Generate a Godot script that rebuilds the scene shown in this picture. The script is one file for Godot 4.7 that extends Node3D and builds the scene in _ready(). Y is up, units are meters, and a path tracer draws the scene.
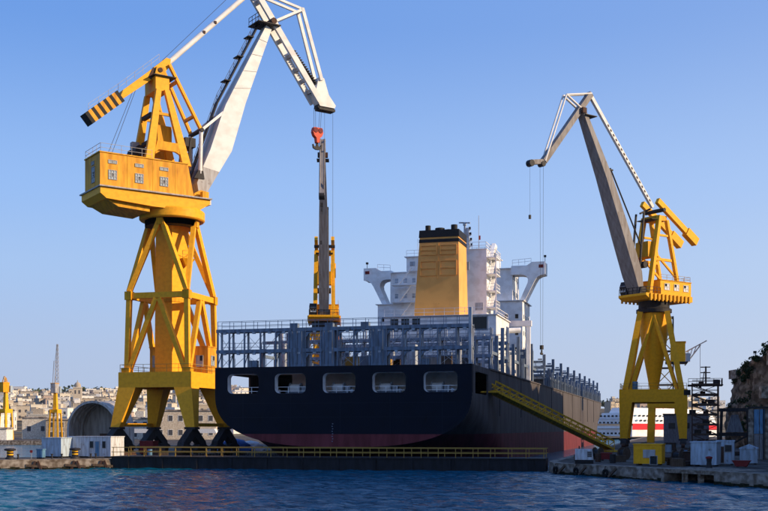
extends Node3D
# A container ship in a dry dock between yellow harbour cranes.
# World: x right, y up, the quays recede along -z; water level y = 0, quay level y = 1.1.

const G := 1.1
const AXIS := -15.2          # heading of the dock, degrees about y

var fx := Transform3D.IDENTITY   # frame in which the shape helpers read their points
var M := {}
var TX := {}
var unit_box: ArrayMesh
var unit_tube: ArrayMesh
var counts := {}
var rng := RandomNumberGenerator.new()

class MB:
	var v := PackedVector3Array()
	var n := PackedVector3Array()
	var f := Transform3D.IDENTITY
	func tri_n(a: Vector3, b: Vector3, c: Vector3, na: Vector3, nb: Vector3, nc: Vector3):
		v.append(a); v.append(c); v.append(b)
		n.append(na); n.append(nc); n.append(nb)
	func tri(a: Vector3, b: Vector3, c: Vector3):
		a = f * a; b = f * b; c = f * c
		var k := (b - a).cross(c - a).normalized()
		tri_n(a, b, c, k, k, k)
	func quad(a: Vector3, b: Vector3, c: Vector3, d: Vector3):   # counter-clockwise seen from outside
		tri(a, b, c); tri(a, c, d)
	func hexa(p: Array):   # p[0..3] bottom ring, p[4..7] top ring, both counter-clockwise seen from above
		quad(p[3], p[2], p[1], p[0]); quad(p[4], p[5], p[6], p[7])
		for i in 4:
			var j := (i + 1) % 4
			quad(p[i], p[j], p[4 + j], p[4 + i])
	func box(c: Vector3, s: Vector3):
		var h := s * 0.5
		hexa([c + Vector3(-h.x, -h.y, h.z), c + Vector3(h.x, -h.y, h.z), c + Vector3(h.x, -h.y, -h.z), c + Vector3(-h.x, -h.y, -h.z),
			c + Vector3(-h.x, h.y, h.z), c + Vector3(h.x, h.y, h.z), c + Vector3(h.x, h.y, -h.z), c + Vector3(-h.x, h.y, -h.z)])
	func frustum(c0: Vector3, s0: Vector2, c1: Vector3, s1: Vector2):   # tapered box between two level rectangles
		var p := []
		for q in [[c0, s0], [c1, s1]]:
			for k in [Vector2(-1, 1), Vector2(1, 1), Vector2(1, -1), Vector2(-1, -1)]:
				p.append(q[0] + Vector3(k.x * q[1].x * 0.5, 0, k.y * q[1].y * 0.5))
		hexa(p)
	func beam(a: Vector3, b: Vector3, w: float, h: float, up := Vector3.UP):
		var d := (b - a).normalized()
		var s := d.cross(up).normalized() * w * 0.5
		var u := s.cross(d).normalized() * h * 0.5
		hexa([a - s - u, a + s - u, b + s - u, b - s - u, a - s + u, a + s + u, b + s + u, b - s + u])
	func prism(poly: PackedVector2Array, o: Vector3, ex: Vector3, ey: Vector3, off: Vector3):   # polygon in the plane (ex, ey) at o, pushed along off
		var idx := Geometry2D.triangulate_polygon(poly)
		var area := 0.0
		for i in poly.size():
			area += poly[i].cross(poly[(i + 1) % poly.size()])
		var flip := (area > 0) != (ex.cross(ey).dot(off) > 0)
		var p := []
		for q in poly: p.append(o + ex * q.x + ey * q.y)
		for i in range(0, idx.size(), 3):
			var a: Vector3 = p[idx[i]]
			var b: Vector3 = p[idx[i + 1]]
			var c: Vector3 = p[idx[i + 2]]
			if (b - a).cross(c - a).dot(off) < 0:
				var t := b; b = c; c = t
			tri(a + off, b + off, c + off); tri(a, c, b)
		for i in p.size():
			var a: Vector3 = p[i]
			var b: Vector3 = p[(i + 1) % p.size()]
			if flip: quad(b, a, a + off, b + off)
			else: quad(a, b, b + off, a + off)
	func lathe(o: Vector3, prof: Array, seg: int, smooth := true, phase := 0.0):   # prof: [radius, height] from bottom to top
		for k in prof.size() - 1:
			for i in seg:
				var a0 := TAU * i / seg + phase
				var a1 := TAU * (i + 1) / seg + phase
				var d0 := Vector3(cos(a0), 0, -sin(a0))
				var d1 := Vector3(cos(a1), 0, -sin(a1))
				var r0: float = prof[k][0]
				var r1: float = prof[k + 1][0]
				var y0 := Vector3.UP * float(prof[k][1])
				var y1 := Vector3.UP * float(prof[k + 1][1])
				var A := o + d0 * r0 + y0
				var B := o + d1 * r0 + y0
				var C := o + d1 * r1 + y1
				var D := o + d0 * r1 + y1
				if smooth:
					var sl := (r0 - r1) / maxf(absf(y1.y - y0.y), 0.0001)
					if absf(y1.y - y0.y) < 0.0001: sl = 1e4 if r0 > r1 else -1e4
					var n0 := f.basis * (d0 + Vector3.UP * sl).normalized()
					var n1 := f.basis * (d1 + Vector3.UP * sl).normalized()
					A = f * A; B = f * B; C = f * C; D = f * D
					if r0 > 0.0001: tri_n(A, B, C, n0, n1, n1)
					if r1 > 0.0001: tri_n(A, C, D, n0, n1, n0)
				else:
					if r0 > 0.0001: tri(A, B, C)
					if r1 > 0.0001: tri(A, C, D)
	func loft(rings: Array, closed := true):   # rings of equal length; flat faces
		for k in rings.size() - 1:
			var m: int = rings[k].size()
			for i in (m if closed else m - 1):
				var j := (i + 1) % m
				quad(rings[k][i], rings[k][j], rings[k + 1][j], rings[k + 1][i])
	func loft_smooth(rings: Array):   # open strips with shared normals
		var m: int = rings[0].size()
		var nn := []
		for k in rings.size():
			var row := []
			for i in m:
				var du: Vector3 = rings[k][mini(i + 1, m - 1)] - rings[k][maxi(i - 1, 0)]
				var dv: Vector3 = rings[mini(k + 1, rings.size() - 1)][i] - rings[maxi(k - 1, 0)][i]
				row.append(du.cross(dv).normalized())
			nn.append(row)
		for k in rings.size() - 1:
			for i in m - 1:
				var A = f * rings[k][i]; var B = f * rings[k][i + 1]; var C = f * rings[k + 1][i + 1]; var D = f * rings[k + 1][i]
				tri_n(A, B, C, f.basis * nn[k][i], f.basis * nn[k][i + 1], f.basis * nn[k + 1][i + 1])
				tri_n(A, C, D, f.basis * nn[k][i], f.basis * nn[k + 1][i + 1], f.basis * nn[k + 1][i])
	func mesh() -> ArrayMesh:
		var a := []
		a.resize(Mesh.ARRAY_MAX)
		a[Mesh.ARRAY_VERTEX] = v
		a[Mesh.ARRAY_NORMAL] = n
		var m := ArrayMesh.new()
		m.add_surface_from_arrays(Mesh.PRIMITIVE_TRIANGLES, a)
		return m

func mb() -> MB:
	var b := MB.new()
	b.f = fx
	return b

# ---------------------------------------------------------------- nodes
func numbered(called: String, parent: Node) -> String:
	var key := str(parent.get_instance_id()) + called
	var k: int = counts.get(key, 0)
	counts[key] = k + 1
	return called if k == 0 else "%s_%03d" % [called, k]

func put(o: Node3D, called: String, parent: Node) -> Node3D:
	o.name = numbered(called, parent)
	parent.add_child(o, true)
	return o

func thing(called: String, label: String, category: String, at := Vector3.ZERO, turn := 0.0, group := "") -> Node3D:
	var o := Node3D.new()
	put(o, called, self)
	o.position = at
	o.rotation_degrees.y = turn
	tag(o, label, category, group)
	return o

func tag(o: Node, label: String, category: String, group := ""):
	o.set_meta("label", label)
	o.set_meta("category", category)
	if group != "": o.set_meta("group", group)

func part(called: String, b: MB, m: Material, parent: Node = self) -> MeshInstance3D:
	var o := MeshInstance3D.new()
	o.mesh = b.mesh()
	o.material_override = m
	put(o, called, parent)
	return o

func struct(called: String, b: MB, m: Material) -> MeshInstance3D:
	var o := part(called, b, m)
	o.set_meta("kind", "structure")
	return o

func inst(called: String, mesh: Mesh, t: Transform3D, m: Material, parent: Node) -> MeshInstance3D:
	var o := MeshInstance3D.new()
	o.mesh = mesh
	o.transform = fx * t
	o.material_override = m
	put(o, called, parent)
	return o

func boxi(called: String, c: Vector3, s: Vector3, m: Material, parent: Node) -> MeshInstance3D:
	return inst(called, unit_box, Transform3D(Basis.from_scale(s), c), m, parent)

func beami(called: String, a: Vector3, b: Vector3, w: float, h: float, m: Material, parent: Node, up := Vector3.UP) -> MeshInstance3D:
	var d := b - a
	var l := d.length()
	d /= l
	if absf(d.dot(up)) > 0.999: up = Vector3.RIGHT
	var s := d.cross(up).normalized()
	var u := s.cross(d).normalized()
	return inst(called, unit_box, Transform3D(Basis(s * w, u * h, -d * l), (a + b) * 0.5), m, parent)

func tubei(called: String, a: Vector3, b: Vector3, r: float, m: Material, parent: Node) -> MeshInstance3D:
	var d := b - a
	var l := d.length()
	d /= l
	var s := d.cross(Vector3.UP if absf(d.y) < 0.99 else Vector3.RIGHT).normalized()
	return inst(called, unit_tube, Transform3D(Basis(s * r, d * l, s.cross(d) * r), (a + b) * 0.5), m, parent)

# ---------------------------------------------------------------- materials
func noise_img(size: int, freq: float, sd: int, oct := 4) -> Image:
	var nz := FastNoiseLite.new()
	nz.seed = sd
	nz.noise_type = FastNoiseLite.TYPE_SIMPLEX_SMOOTH
	nz.frequency = freq
	nz.fractal_octaves = oct
	var im := nz.get_seamless_image(size, size)
	im.convert(Image.FORMAT_RGB8)
	return im

func wear_texture(called: String, base: Image, low: Color, high: Color, from := 0.25, to := 0.75, spots: Image = null, spot_color := Color.BLACK, spot_at := 0.8):
	var w := base.get_width()
	var h := base.get_height()
	var im := Image.create(w, h, false, Image.FORMAT_RGB8)
	for y in h:
		for x in w:
			var t := clampf((base.get_pixel(x, y).r - from) / (to - from), 0, 1)
			var c := low.lerp(high, t)
			if spots:
				var s := spots.get_pixel(x % spots.get_width(), y % spots.get_height()).r
				c = c.lerp(spot_color, clampf((s - spot_at) / 0.12, 0, 0.85))
			im.set_pixel(x, y, c)
	im.generate_mipmaps()
	TX[called] = ImageTexture.create_from_image(im)

func stretched(im: Image, k: int) -> Image:   # grain drawn out downwards by k
	var r := im.duplicate()
	r.resize(im.get_width(), im.get_height() * k, Image.INTERPOLATE_CUBIC)
	return r.get_region(Rect2i(0, 0, im.get_width(), im.get_height()))

func mat(called: String, c: Color, rough := 0.6, tex := "", tile := 0.2, metal := 0.0) -> StandardMaterial3D:
	var m := StandardMaterial3D.new()
	m.albedo_color = c.linear_to_srgb()
	m.roughness = rough
	m.metallic = metal
	m.metallic_specular = 0.3
	if tex != "":
		m.albedo_texture = TX[tex]
		m.uv1_triplanar = true
		m.uv1_world_triplanar = true
		m.uv1_scale = Vector3.ONE * tile
	M[called] = m
	return m

func make_materials():
	var n1 := noise_img(256, 0.012, 3, 5)
	var n2 := noise_img(256, 0.03, 9, 4)
	var n3 := noise_img(256, 0.05, 21, 3)
	var st := stretched(noise_img(256, 0.05, 14, 4), 6)
	wear_texture("paint", n2, Color(0.95, 0.93, 0.92), Color(1, 1, 1), 0.3, 0.6, stretched(n3, 3), Color(0.68, 0.52, 0.42), 0.88)
	wear_texture("worn", st, Color(0.84, 0.81, 0.79), Color(1, 1, 1), 0.3, 0.65, n2, Color(0.5, 0.36, 0.29), 0.86)
	wear_texture("streak", st, Color(0.8, 0.77, 0.75), Color(1, 1, 1), 0.25, 0.7, stretched(n3, 8), Color(0.6, 0.42, 0.33), 0.85)
	wear_texture("soft", noise_img(256, 0.02, 40, 4), Color(0.93, 0.92, 0.91), Color(1, 1, 1), 0.3, 0.6, n3, Color(0.8, 0.74, 0.7), 0.9)
	wear_texture("plaster", n3, Color(0.86, 0.84, 0.82), Color(1, 1, 1), 0.25, 0.75)
	wear_texture("stone", n2, Color(0.62, 0.58, 0.54), Color(1, 1, 1), 0.25, 0.75, n1, Color(0.45, 0.4, 0.36), 0.72)
	wear_texture("ground", n1, Color(0.55, 0.52, 0.5), Color(1, 1, 1), 0.25, 0.75, n3, Color(0.36, 0.33, 0.3), 0.75)
	wear_texture("rock", n2, Color(0.5, 0.45, 0.4), Color(1, 0.98, 0.95), 0.3, 0.7, n3, Color(0.4, 0.42, 0.3), 0.7)
	mat("yellow", Color(0.89, 0.405, 0.018), 0.55, "paint", 0.22)
	mat("yellow_worn", Color(0.74, 0.36, 0.01), 0.55, "worn", 0.13)
	mat("house_yellow", Color(0.82, 0.38, 0.03), 0.6, "streak", 0.1)
	mat("lemon", Color(0.85, 0.42, 0.012), 0.55, "paint", 0.22)
	mat("black", Color(0.015, 0.015, 0.017), 0.6, "paint", 0.2)
	mat("dark_steel", Color(0.035, 0.033, 0.035), 0.6, "worn", 0.2)
	mat("rust_steel", Color(0.09, 0.05, 0.035), 0.8, "worn", 0.25)
	mat("crane_white", Color(0.72, 0.71, 0.7), 0.55, "soft", 0.1)
	mat("crane_grey", Color(0.42, 0.42, 0.43), 0.6, "worn", 0.12)
	mat("jib_grey", Color(0.25, 0.235, 0.235), 0.6, "worn", 0.12)
	mat("hook_red", Color(0.62, 0.07, 0.03), 0.5, "paint", 0.3)
	mat("red", Color(0.17, 0.018, 0.018), 0.6, "paint", 0.3)
	mat("cable", Color(0.05, 0.05, 0.055), 0.6)
	mat("navy", Color(0.0035, 0.0065, 0.016), 0.75, "paint", 0.05)
	mat("hull_side", Color(0.105, 0.095, 0.098), 0.75, "streak", 0.045)
	mat("boot_paint", Color(0.17, 0.036, 0.045), 0.7, "streak", 0.06)
	mat("slate_blue", Color(0.17, 0.225, 0.31), 0.55, "worn", 0.14)
	mat("slate_mid", Color(0.22, 0.28, 0.38), 0.55, "worn", 0.14)
	mat("slate_pale", Color(0.42, 0.47, 0.54), 0.55, "worn", 0.14)
	mat("ship_white", Color(0.86, 0.86, 0.86), 0.5, "soft", 0.1)
	mat("funnel", Color(0.80, 0.39, 0.10), 0.55, "soft", 0.05)
	mat("funnel_trim", Color(0.72, 0.35, 0.085), 0.55, "soft", 0.08)
	mat("deck", Color(0.12, 0.09, 0.075), 0.8, "ground", 0.1)
	mat("glass", Color(0.02, 0.025, 0.03), 0.08)
	mat("glass_pale", Color(0.36, 0.42, 0.46), 0.15)
	mat("concrete", Color(0.36, 0.31, 0.26), 0.9, "stone", 0.16)
	mat("quay_face", Color(0.33, 0.27, 0.21), 0.9, "stone", 0.3)
	mat("quay_top", Color(0.13, 0.115, 0.10), 0.9, "ground", 0.08)
	mat("gate", Color(0.018, 0.02, 0.026), 0.6, "streak", 0.12)
	mat("rail_yellow", Color(0.36, 0.22, 0.05), 0.7)
	mat("gangway_yellow", Color(0.72, 0.42, 0.03), 0.6, "worn", 0.2)
	mat("brass_yellow", Color(0.55, 0.36, 0.03), 0.6, "paint", 0.2)
	mat("rail_grey", Color(0.3, 0.3, 0.3), 0.6)
	mat("shed_white", Color(0.6, 0.62, 0.66), 0.7, "worn", 0.2)
	mat("shed_blue", Color(0.42, 0.52, 0.62), 0.7, "worn", 0.2)
	mat("panel_blue", Color(0.12, 0.26, 0.42), 0.6, "streak", 0.25)
	mat("tarp_blue", Color(0.04, 0.12, 0.36), 0.6, "paint", 0.4)
	mat("tarp_white", Color(0.66, 0.68, 0.7), 0.6, "paint", 0.4)
	mat("arch_shell", Color(0.52, 0.5, 0.48), 0.7, "streak", 0.08)
	mat("rock", Color(0.34, 0.265, 0.19), 0.95, "rock", 0.07)
	mat("bastion", Color(0.55, 0.45, 0.34), 0.95, "stone", 0.1)
	mat("weed", Color(0.03, 0.035, 0.018), 0.9, "rock", 0.4)
	mat("navy_seam", Color(0.007, 0.011, 0.023), 0.7)
	mat("timber", Color(0.12, 0.085, 0.06), 0.9, "worn", 0.5)
	mat("rubber", Color(0.012, 0.012, 0.012), 0.9)
	mat("hill", Color(0.2, 0.17, 0.11), 0.95, "ground", 0.01)
	mat("leaf", Color(0.035, 0.055, 0.018), 0.8)
	mat("leaf_dry", Color(0.07, 0.075, 0.03), 0.8)
	mat("far_leaf", Color(0.045, 0.06, 0.03), 0.9)
	mat("ferry_white", Color(0.8, 0.8, 0.8), 0.5, "paint", 0.05)
	mat("ferry_red", Color(0.62, 0.02, 0.03), 0.5, "paint", 0.05)
	var wall_tones := [Color(0.6, 0.52, 0.41), Color(0.72, 0.67, 0.57), Color(0.44, 0.38, 0.3), Color(0.82, 0.81, 0.78), Color(0.54, 0.42, 0.35)]
	for i in wall_tones.size(): mat("wall%d" % i, wall_tones[i], 0.9, "plaster", 0.12)
	mat("shutter", Color(0.07, 0.07, 0.075), 0.6)
	mat("roof_flat", Color(0.42, 0.38, 0.35), 0.9, "ground", 0.1)
	mat("tin", Color(0.22, 0.22, 0.235), 0.6, "streak", 0.3)

func make_units():
	var keep := fx
	fx = Transform3D.IDENTITY
	var b := mb()
	b.box(Vector3.ZERO, Vector3.ONE)
	unit_box = b.mesh()
	b = mb()
	b.lathe(Vector3.ZERO, [[0.0, -0.5], [1.0, -0.5]], 10, false)
	b.lathe(Vector3.ZERO, [[1.0, -0.5], [1.0, 0.5]], 10)
	b.lathe(Vector3.ZERO, [[1.0, 0.5], [0.0, 0.5]], 10, false)
	unit_tube = b.mesh()
	fx = keep

# ---------------------------------------------------------------- small pieces shared by several things
func railing(pts: Array, h: float, step: float, m: Material, parent: Node, r := 0.03, called := "railing"):
	# one railing along a polyline: rails and posts joined, far too thin to pick apart
	var b := mb()
	for i in pts.size() - 1:
		var a: Vector3 = pts[i]
		var c: Vector3 = pts[i + 1]
		for k in [0.5, 1.0]:
			b.beam(a + Vector3.UP * h * k, c + Vector3.UP * h * k, r * 2, r * 2)
		var cnt := maxi(1, int(round(a.distance_to(c) / step)))
		for k in cnt + 1:
			var p := a.lerp(c, float(k) / cnt)
			b.beam(p, p + Vector3.UP * h, r * 2, r * 2, Vector3.RIGHT)
	return part(called, b, m, parent)

func bogie(o: Vector3, along: Vector3, y_top: float, half: float, m: Material, parent: Node):
	# an equalising beam over two trucks with four wheels each; o on the rail
	var side := Vector3(along.z, 0, -along.x)
	var b := mb()
	var top := y_top - o.y
	b.prism(PackedVector2Array([Vector2(-half * 0.8, 1.2), Vector2(-half * 0.42, 1.2), Vector2(0, minf(top - 0.9, 2.3)), Vector2(half * 0.42, 1.2), Vector2(half * 0.8, 1.2), Vector2(half * 0.76, 1.6), Vector2(0.75, top - 0.25), Vector2(-0.75, top - 0.25), Vector2(-half * 0.76, 1.6)]), o - side * 0.45, along, Vector3.UP, side * 0.9)
	b.box(o + Vector3.UP * (top - 0.13), Vector3(1.5, 0.3, 1.5))
	var beam := part("bogie", b, m, parent)
	for s in [-1.0, 1.0]:
		var c := mb()
		c.prism(PackedVector2Array([Vector2(-half * 0.42, 0.55), Vector2(half * 0.42, 0.55), Vector2(half * 0.4, 0.95), Vector2(0.4, 1.4), Vector2(-0.4, 1.4), Vector2(-half * 0.4, 0.95)]), o + along * s * half * 0.55 - side * 0.5, along, Vector3.UP, side * 1.0)
		part("truck", c, M.dark_steel, beam)
		for k in [-0.28, 0.28]:
			var w: Vector3 = o + along * (s * half * 0.55 + k * half) + Vector3.UP * 0.42
			tubei("wheel", w - side * 0.3, w + side * 0.3, 0.42, M.rust_steel, beam)

func window_grid(c: Vector3, ex: Vector3, ey: Vector3, nrm: Vector3, w: float, h: float, nx: int, ny: int, frame: Material, pane: Material, parent: Node):
	# frame set into a wall with separate panes
	var f := mb()
	var t := 0.07
	f.beam(c - ex * w / 2 + nrm * 0.03, c + ex * w / 2 + nrm * 0.03, 0.06, 0.06, ey)
	for k in ny + 1:
		var y := -h / 2 + h * k / ny
		f.beam(c - ex * (w / 2 + t / 2) + ey * y + nrm * 0.04, c + ex * (w / 2 + t / 2) + ey * y + nrm * 0.04, 0.1, t, ey)
	for k in nx + 1:
		var x := -w / 2 + w * k / nx
		f.beam(c + ex * x - ey * h / 2 + nrm * 0.042, c + ex * x + ey * h / 2 + nrm * 0.042, 0.09, t, ex)
	var win := part("window", f, frame, parent)
	for i in nx:
		for j in ny:
			var p := c + ex * (-w / 2 + w * (i + 0.5) / nx) + ey * (-h / 2 + h * (j + 0.5) / ny) + nrm * 0.015
			beami("pane", p - ex * w / nx * 0.48, p + ex * w / nx * 0.48, 0.02, h / ny * 0.96, pane if (i + j * 2) % 5 != 3 else M.glass, win, ey)
	return win

# ---------------------------------------------------------------- the big double-lever crane on the near quay
func q3(q: float, y: float, z := 0.0) -> Vector3:   # along the jib, height, sideways
	return Vector3(q, y, z)

func slab(pts: Array, z0: float, z1: float) -> MB:   # outline in the jib's plane, thick from z0 to z1
	var b := mb()
	b.prism(PackedVector2Array(pts), Vector3(0, 0, z0), Vector3.RIGHT, Vector3.UP, Vector3(0, 0, z1 - z0))
	return b

func big_crane():
	var t := thing("dock_crane", "tall yellow dock crane with white jib beside the ship's stern", "crane", Vector3(-28.5, G, -147.9), 34.2, "luffing dock cranes")
	var down := Transform3D(Basis.IDENTITY, Vector3(0, -G, 0))
	var gan := down * Transform3D(Basis(Vector3.UP, deg_to_rad(AXIS - 34.2)), Vector3.ZERO)
	# --- travelling portal
	fx = gan
	var Y: Material = M.yellow
	for sx in [-1.0, 1.0]:
		for sz in [-1.0, 1.0]:
			var b := mb()
			b.frustum(Vector3(5.35 * sx, 4.7, 5.2 * sz), Vector2(1.25, 1.25), Vector3(4.0 * sx, 9.9, 4.0 * sz), Vector2(2.5, 2.3))
			part("portal_leg", b, Y, t)
			bogie(Vector3(5.35 * sx, G + 0.12, 5.2 * sz), Vector3(0, 0, 1), 4.7, 4.3, M.dark_steel, t)
	for sz in [-1.0, 1.0]:
		boxi("portal_beam", Vector3(0, 10.9, 4.45 * sz), Vector3(10.4, 2.0, 1.4), Y, t)
	for sx in [-1.0, 1.0]:
		boxi("portal_beam", Vector3(4.45 * sx, 10.898, 0), Vector3(1.396, 1.99, 7.49), Y, t)
		beami("sill_beam", Vector3(5.3 * sx, 5.0, -4.6), Vector3(5.3 * sx, 5.0, 4.6), 0.4, 0.45, M.yellow_worn, t)
	boxi("portal_deck", Vector3(0, 11.86, 0), Vector3(7.4, 0.12, 7.4), M.yellow_worn, t)
	railing([Vector3(-5, 11.9, 5.05), Vector3(5.05, 11.9, 5.05), Vector3(5.05, 11.9, -5), Vector3(-5, 11.9, -5), Vector3(-5, 11.9, 5.05)], 1.0, 1.6, M.rail_yellow, t, 0.025)
	# cabins that stand on the portal
	for cb in [[Vector3(-2.5, 13.7, -1.6), Vector3(1.9, 3.5, 2.6)], [Vector3(3.6, 13.7, -2.4), Vector3(2.4, 3.6, 3.0)]]:
		var c: Vector3 = cb[0]
		var s: Vector3 = cb[1]
		var b := mb()
		b.box(c, s)
		b.box(c + Vector3(0, s.y / 2 + 0.06, 0), Vector3(s.x + 0.2, 0.12, s.z + 0.2))
		var cab := part("cabin", b, M.house_yellow, t)
		window_grid(c + Vector3(0, -0.1, s.z / 2), Vector3.RIGHT, Vector3.UP, Vector3(0, 0, 1), 1.0, 1.5, 2, 2, M.crane_grey, M.glass_pale, cab)
		window_grid(c + Vector3(s.x / 2, 0, 0), Vector3(0, 0, -1), Vector3.UP, Vector3.RIGHT, 1.1, 1.3, 2, 2, M.crane_grey, M.glass_pale, cab)
	# --- braced tower
	var k0 := [Vector3(-4.35, 11.9, 4.35), Vector3(4.35, 11.9, 4.35), Vector3(4.35, 11.9, -4.35), Vector3(-4.35, 11.9, -4.35)]
	for i in 4:
		var a: Vector3 = k0[i]
		var c: Vector3 = k0[(i + 1) % 4]
		var a1 := Vector3(a.x * 0.95, 22.0, a.z * 0.95)
		var c1 := Vector3(c.x * 0.95, 22.0, c.z * 0.95)
		var mid := (a1 + c1) * 0.5
		beami("corner_post", a, a1, 0.62, 0.62, Y, t, Vector3.RIGHT)
		beami("ring_beam", a1 + (c1 - a1).normalized() * 0.32, c1 - (c1 - a1).normalized() * 0.32, 0.55, 0.75, Y, t)
		boxi("corner_joint", a1, Vector3(0.95, 1.1, 0.95), M.yellow_worn, t)
		beami("brace", a + (c - a) * 0.04 + Vector3.UP * 0.3, mid + (a1 - mid) * 0.06 - Vector3.UP * 0.42, 0.58, 0.62, Y, t)
		beami("brace", c + (a - c) * 0.04 + Vector3.UP * 0.3, mid + (c1 - mid) * 0.06 - Vector3.UP * 0.42, 0.58, 0.62, Y, t)
		var top := Vector3(mid.x * 0.8, 31.9, mid.z * 0.8)
		beami("brace", a1 + Vector3.UP * 0.55, top + (a1 - mid) * 0.06, 0.6, 0.62, Y, t)
		beami("brace", c1 + Vector3.UP * 0.55, top + (c1 - mid) * 0.06, 0.6, 0.62, Y, t)
		boxi("brace_joint", top - Vector3.UP * 0.1, Vector3(0.9, 0.9, 0.9), M.yellow_worn, t)
		# gussets where the lower bracing meets the portal
		boxi("gusset", a + Vector3.UP * 0.25, Vector3(1.15, 0.7, 1.15), M.yellow_worn, t)
	fx = down
	var b0 := mb()
	b0.lathe(Vector3.ZERO, [[2.3, 11.9], [2.15, 31.0], [2.7, 31.9]], 4, false, deg_to_rad(-113.4))
	var col := part("tower_column", b0, Y, t)
	var bd := mb()
	bd.lathe(Vector3.ZERO, [[2.36, 21.4], [2.36, 21.9]], 4, false, deg_to_rad(-113.4))
	part("column_collar", bd, M.yellow_worn, col)
	for pp in [Vector3(1.35, 27.2, 1.75)]:   # inspection platform hung on the column
		var b := mb()
		b.frustum(pp - Vector3.UP * 0.9, Vector2(0.5, 0.5), pp, Vector2(1.9, 1.5))
		part("inspection_platform", b, M.yellow_worn, t)
		railing([pp + Vector3(-0.9, 0, 0.7), pp + Vector3(0.9, 0, 0.7), pp + Vector3(0.9, 0, -0.7)], 1.0, 0.8, M.rail_yellow, t, 0.025)
	var b1 := mb()
	b1.lathe(Vector3.ZERO, [[0.0, 32.3], [3.6, 32.3], [3.6, 31.5], [2.5, 31.4]].map(func(e): return e), 32)
	part("bearing_ring", b1, M.dark_steel, t)
	b1 = mb()
	b1.lathe(Vector3.ZERO, [[0.0, 32.3], [4.2, 32.3]], 40, false)
	b1.lathe(Vector3.ZERO, [[4.2, 32.3], [4.35, 32.45], [4.35, 33.5], [4.2, 33.65]], 40)
	b1.lathe(Vector3.ZERO, [[4.2, 33.65], [0.0, 33.65]], 40, false)
	part("slewing_platform", b1, Y, t)
	# --- machine house
	var g := slab([Vector2(-11.2, 35.1), Vector2(-11.2, 34.3), Vector2(-10.4, 33.7), Vector2(-4.2, 33.35), Vector2(2.0, 33.3), Vector2(3.9, 34.55), Vector2(3.9, 35.1)], -3.55, 3.55)
	part("house_girder", g, Y, t)
	part("belly_tray", slab([Vector2(-10.3, 33.72), Vector2(-8.6, 32.9), Vector2(-4.4, 32.7), Vector2(-4.4, 33.4)], -3.0, 3.0), M.yellow_worn, t)
	boxi("walkway_ledge", Vector3(-3.65, 35.19, 0), Vector3(15.5, 0.16, 7.7), M.crane_grey, t)
	var hb := mb()
	var lo := []
	var hi := []
	for c in [Vector2(-11.2, 3.4), Vector2(1.65, 3.4), Vector2(1.65, -3.4), Vector2(-9.9, -3.4), Vector2(-11.2, -2.2)]:
		lo.append(Vector3(c.x, 35.27, c.y))
		hi.append(Vector3(c.x if c.x < 0 else 0.75, 39.5, c.y))
	hb.loft([lo, hi])
	for i in range(1, 4):
		hb.tri(hi[0], hi[i], hi[i + 1])
	var house := part("machine_house", hb, M.house_yellow, t)
	var eaves := mb()
	eaves.beam(Vector3(-11.3, 39.52, 3.42), Vector3(0.8, 39.52, 3.42), 0.16, 0.14)
	eaves.beam(Vector3(-11.25, 39.52, 3.3), Vector3(-11.25, 39.52, -2.2), 0.16, 0.14)
	part("roof_edge", eaves, M.yellow_worn, house)
	for q in [-7.6, -4.15, -1.0]:
		beami("wall_seam", Vector3(q, 35.3, 3.41), Vector3(q, 39.45, 3.41), 0.05, 0.03, M.yellow_worn, house, Vector3(0, 0, 1))
	for q in [-9.55, -6.0, -2.6]:
		window_grid(Vector3(q, 36.75, 3.4), Vector3.RIGHT, Vector3.UP, Vector3(0, 0, 1), 1.05, 1.15, 3, 3, M.crane_grey, M.glass_pale, house)
		window_grid(Vector3(q, 38.4, 3.4), Vector3.RIGHT, Vector3.UP, Vector3(0, 0, 1), 1.1, 0.38, 2, 1, M.crane_grey, M.glass_pale, house)
	window_grid(Vector3(-11.2, 37.0, 1.0), Vector3(0, 0, 1), Vector3.UP, Vector3.LEFT, 1.1, 2.0, 2, 3, M.crane_grey, M.glass_pale, house)
	window_grid(Vector3(-11.2, 38.5, 0.9), Vector3(0, 0, 1), Vector3.UP, Vector3.LEFT, 0.9, 0.4, 2, 1, M.crane_grey, M.glass_pale, house)
	railing([Vector3(-4.2, 39.55, 3.3), Vector3(-11.1, 39.55, 3.3), Vector3(-11.1, 39.55, -2.3), Vector3(-9.8, 39.55, -3.3)], 1.1, 1.5, M.crane_grey, t, 0.022)
	beami("roof_hatch", Vector3(-9.6, 39.75, -2.6), Vector3(-9.6, 39.75, -0.6), 1.6, 0.5, M.yellow_worn, t)
	# jib-foot brackets and cab steps at the front of the house
	for sz in [-1.0, 1.0]:
		part("jib_bracket", slab([Vector2(2.2, 35.3), Vector2(4.2, 35.3), Vector2(4.0, 36.5), Vector2(3.2, 36.6), Vector2(2.3, 36.1)], sz * 2.0 - 0.12, sz * 2.0 + 0.12), M.yellow_worn, t)
	for c in [[Vector3(3.4, 35.75, 2.9), Vector3(0.9, 0.9, 0.8)], [Vector3(3.55, 35.55, 0), Vector3(0.6, 0.5, 2.4)], [Vector3(3.4, 35.7, -2.9), Vector3(0.9, 0.8, 0.8)]]:
		boxi("winch_box", c[0], c[1], M.yellow_worn, t)
	boxi("end_fender", Vector3(4.1, 35.0, 2.3), Vector3(0.35, 0.9, 1.6), M.crane_white, t)
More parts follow.
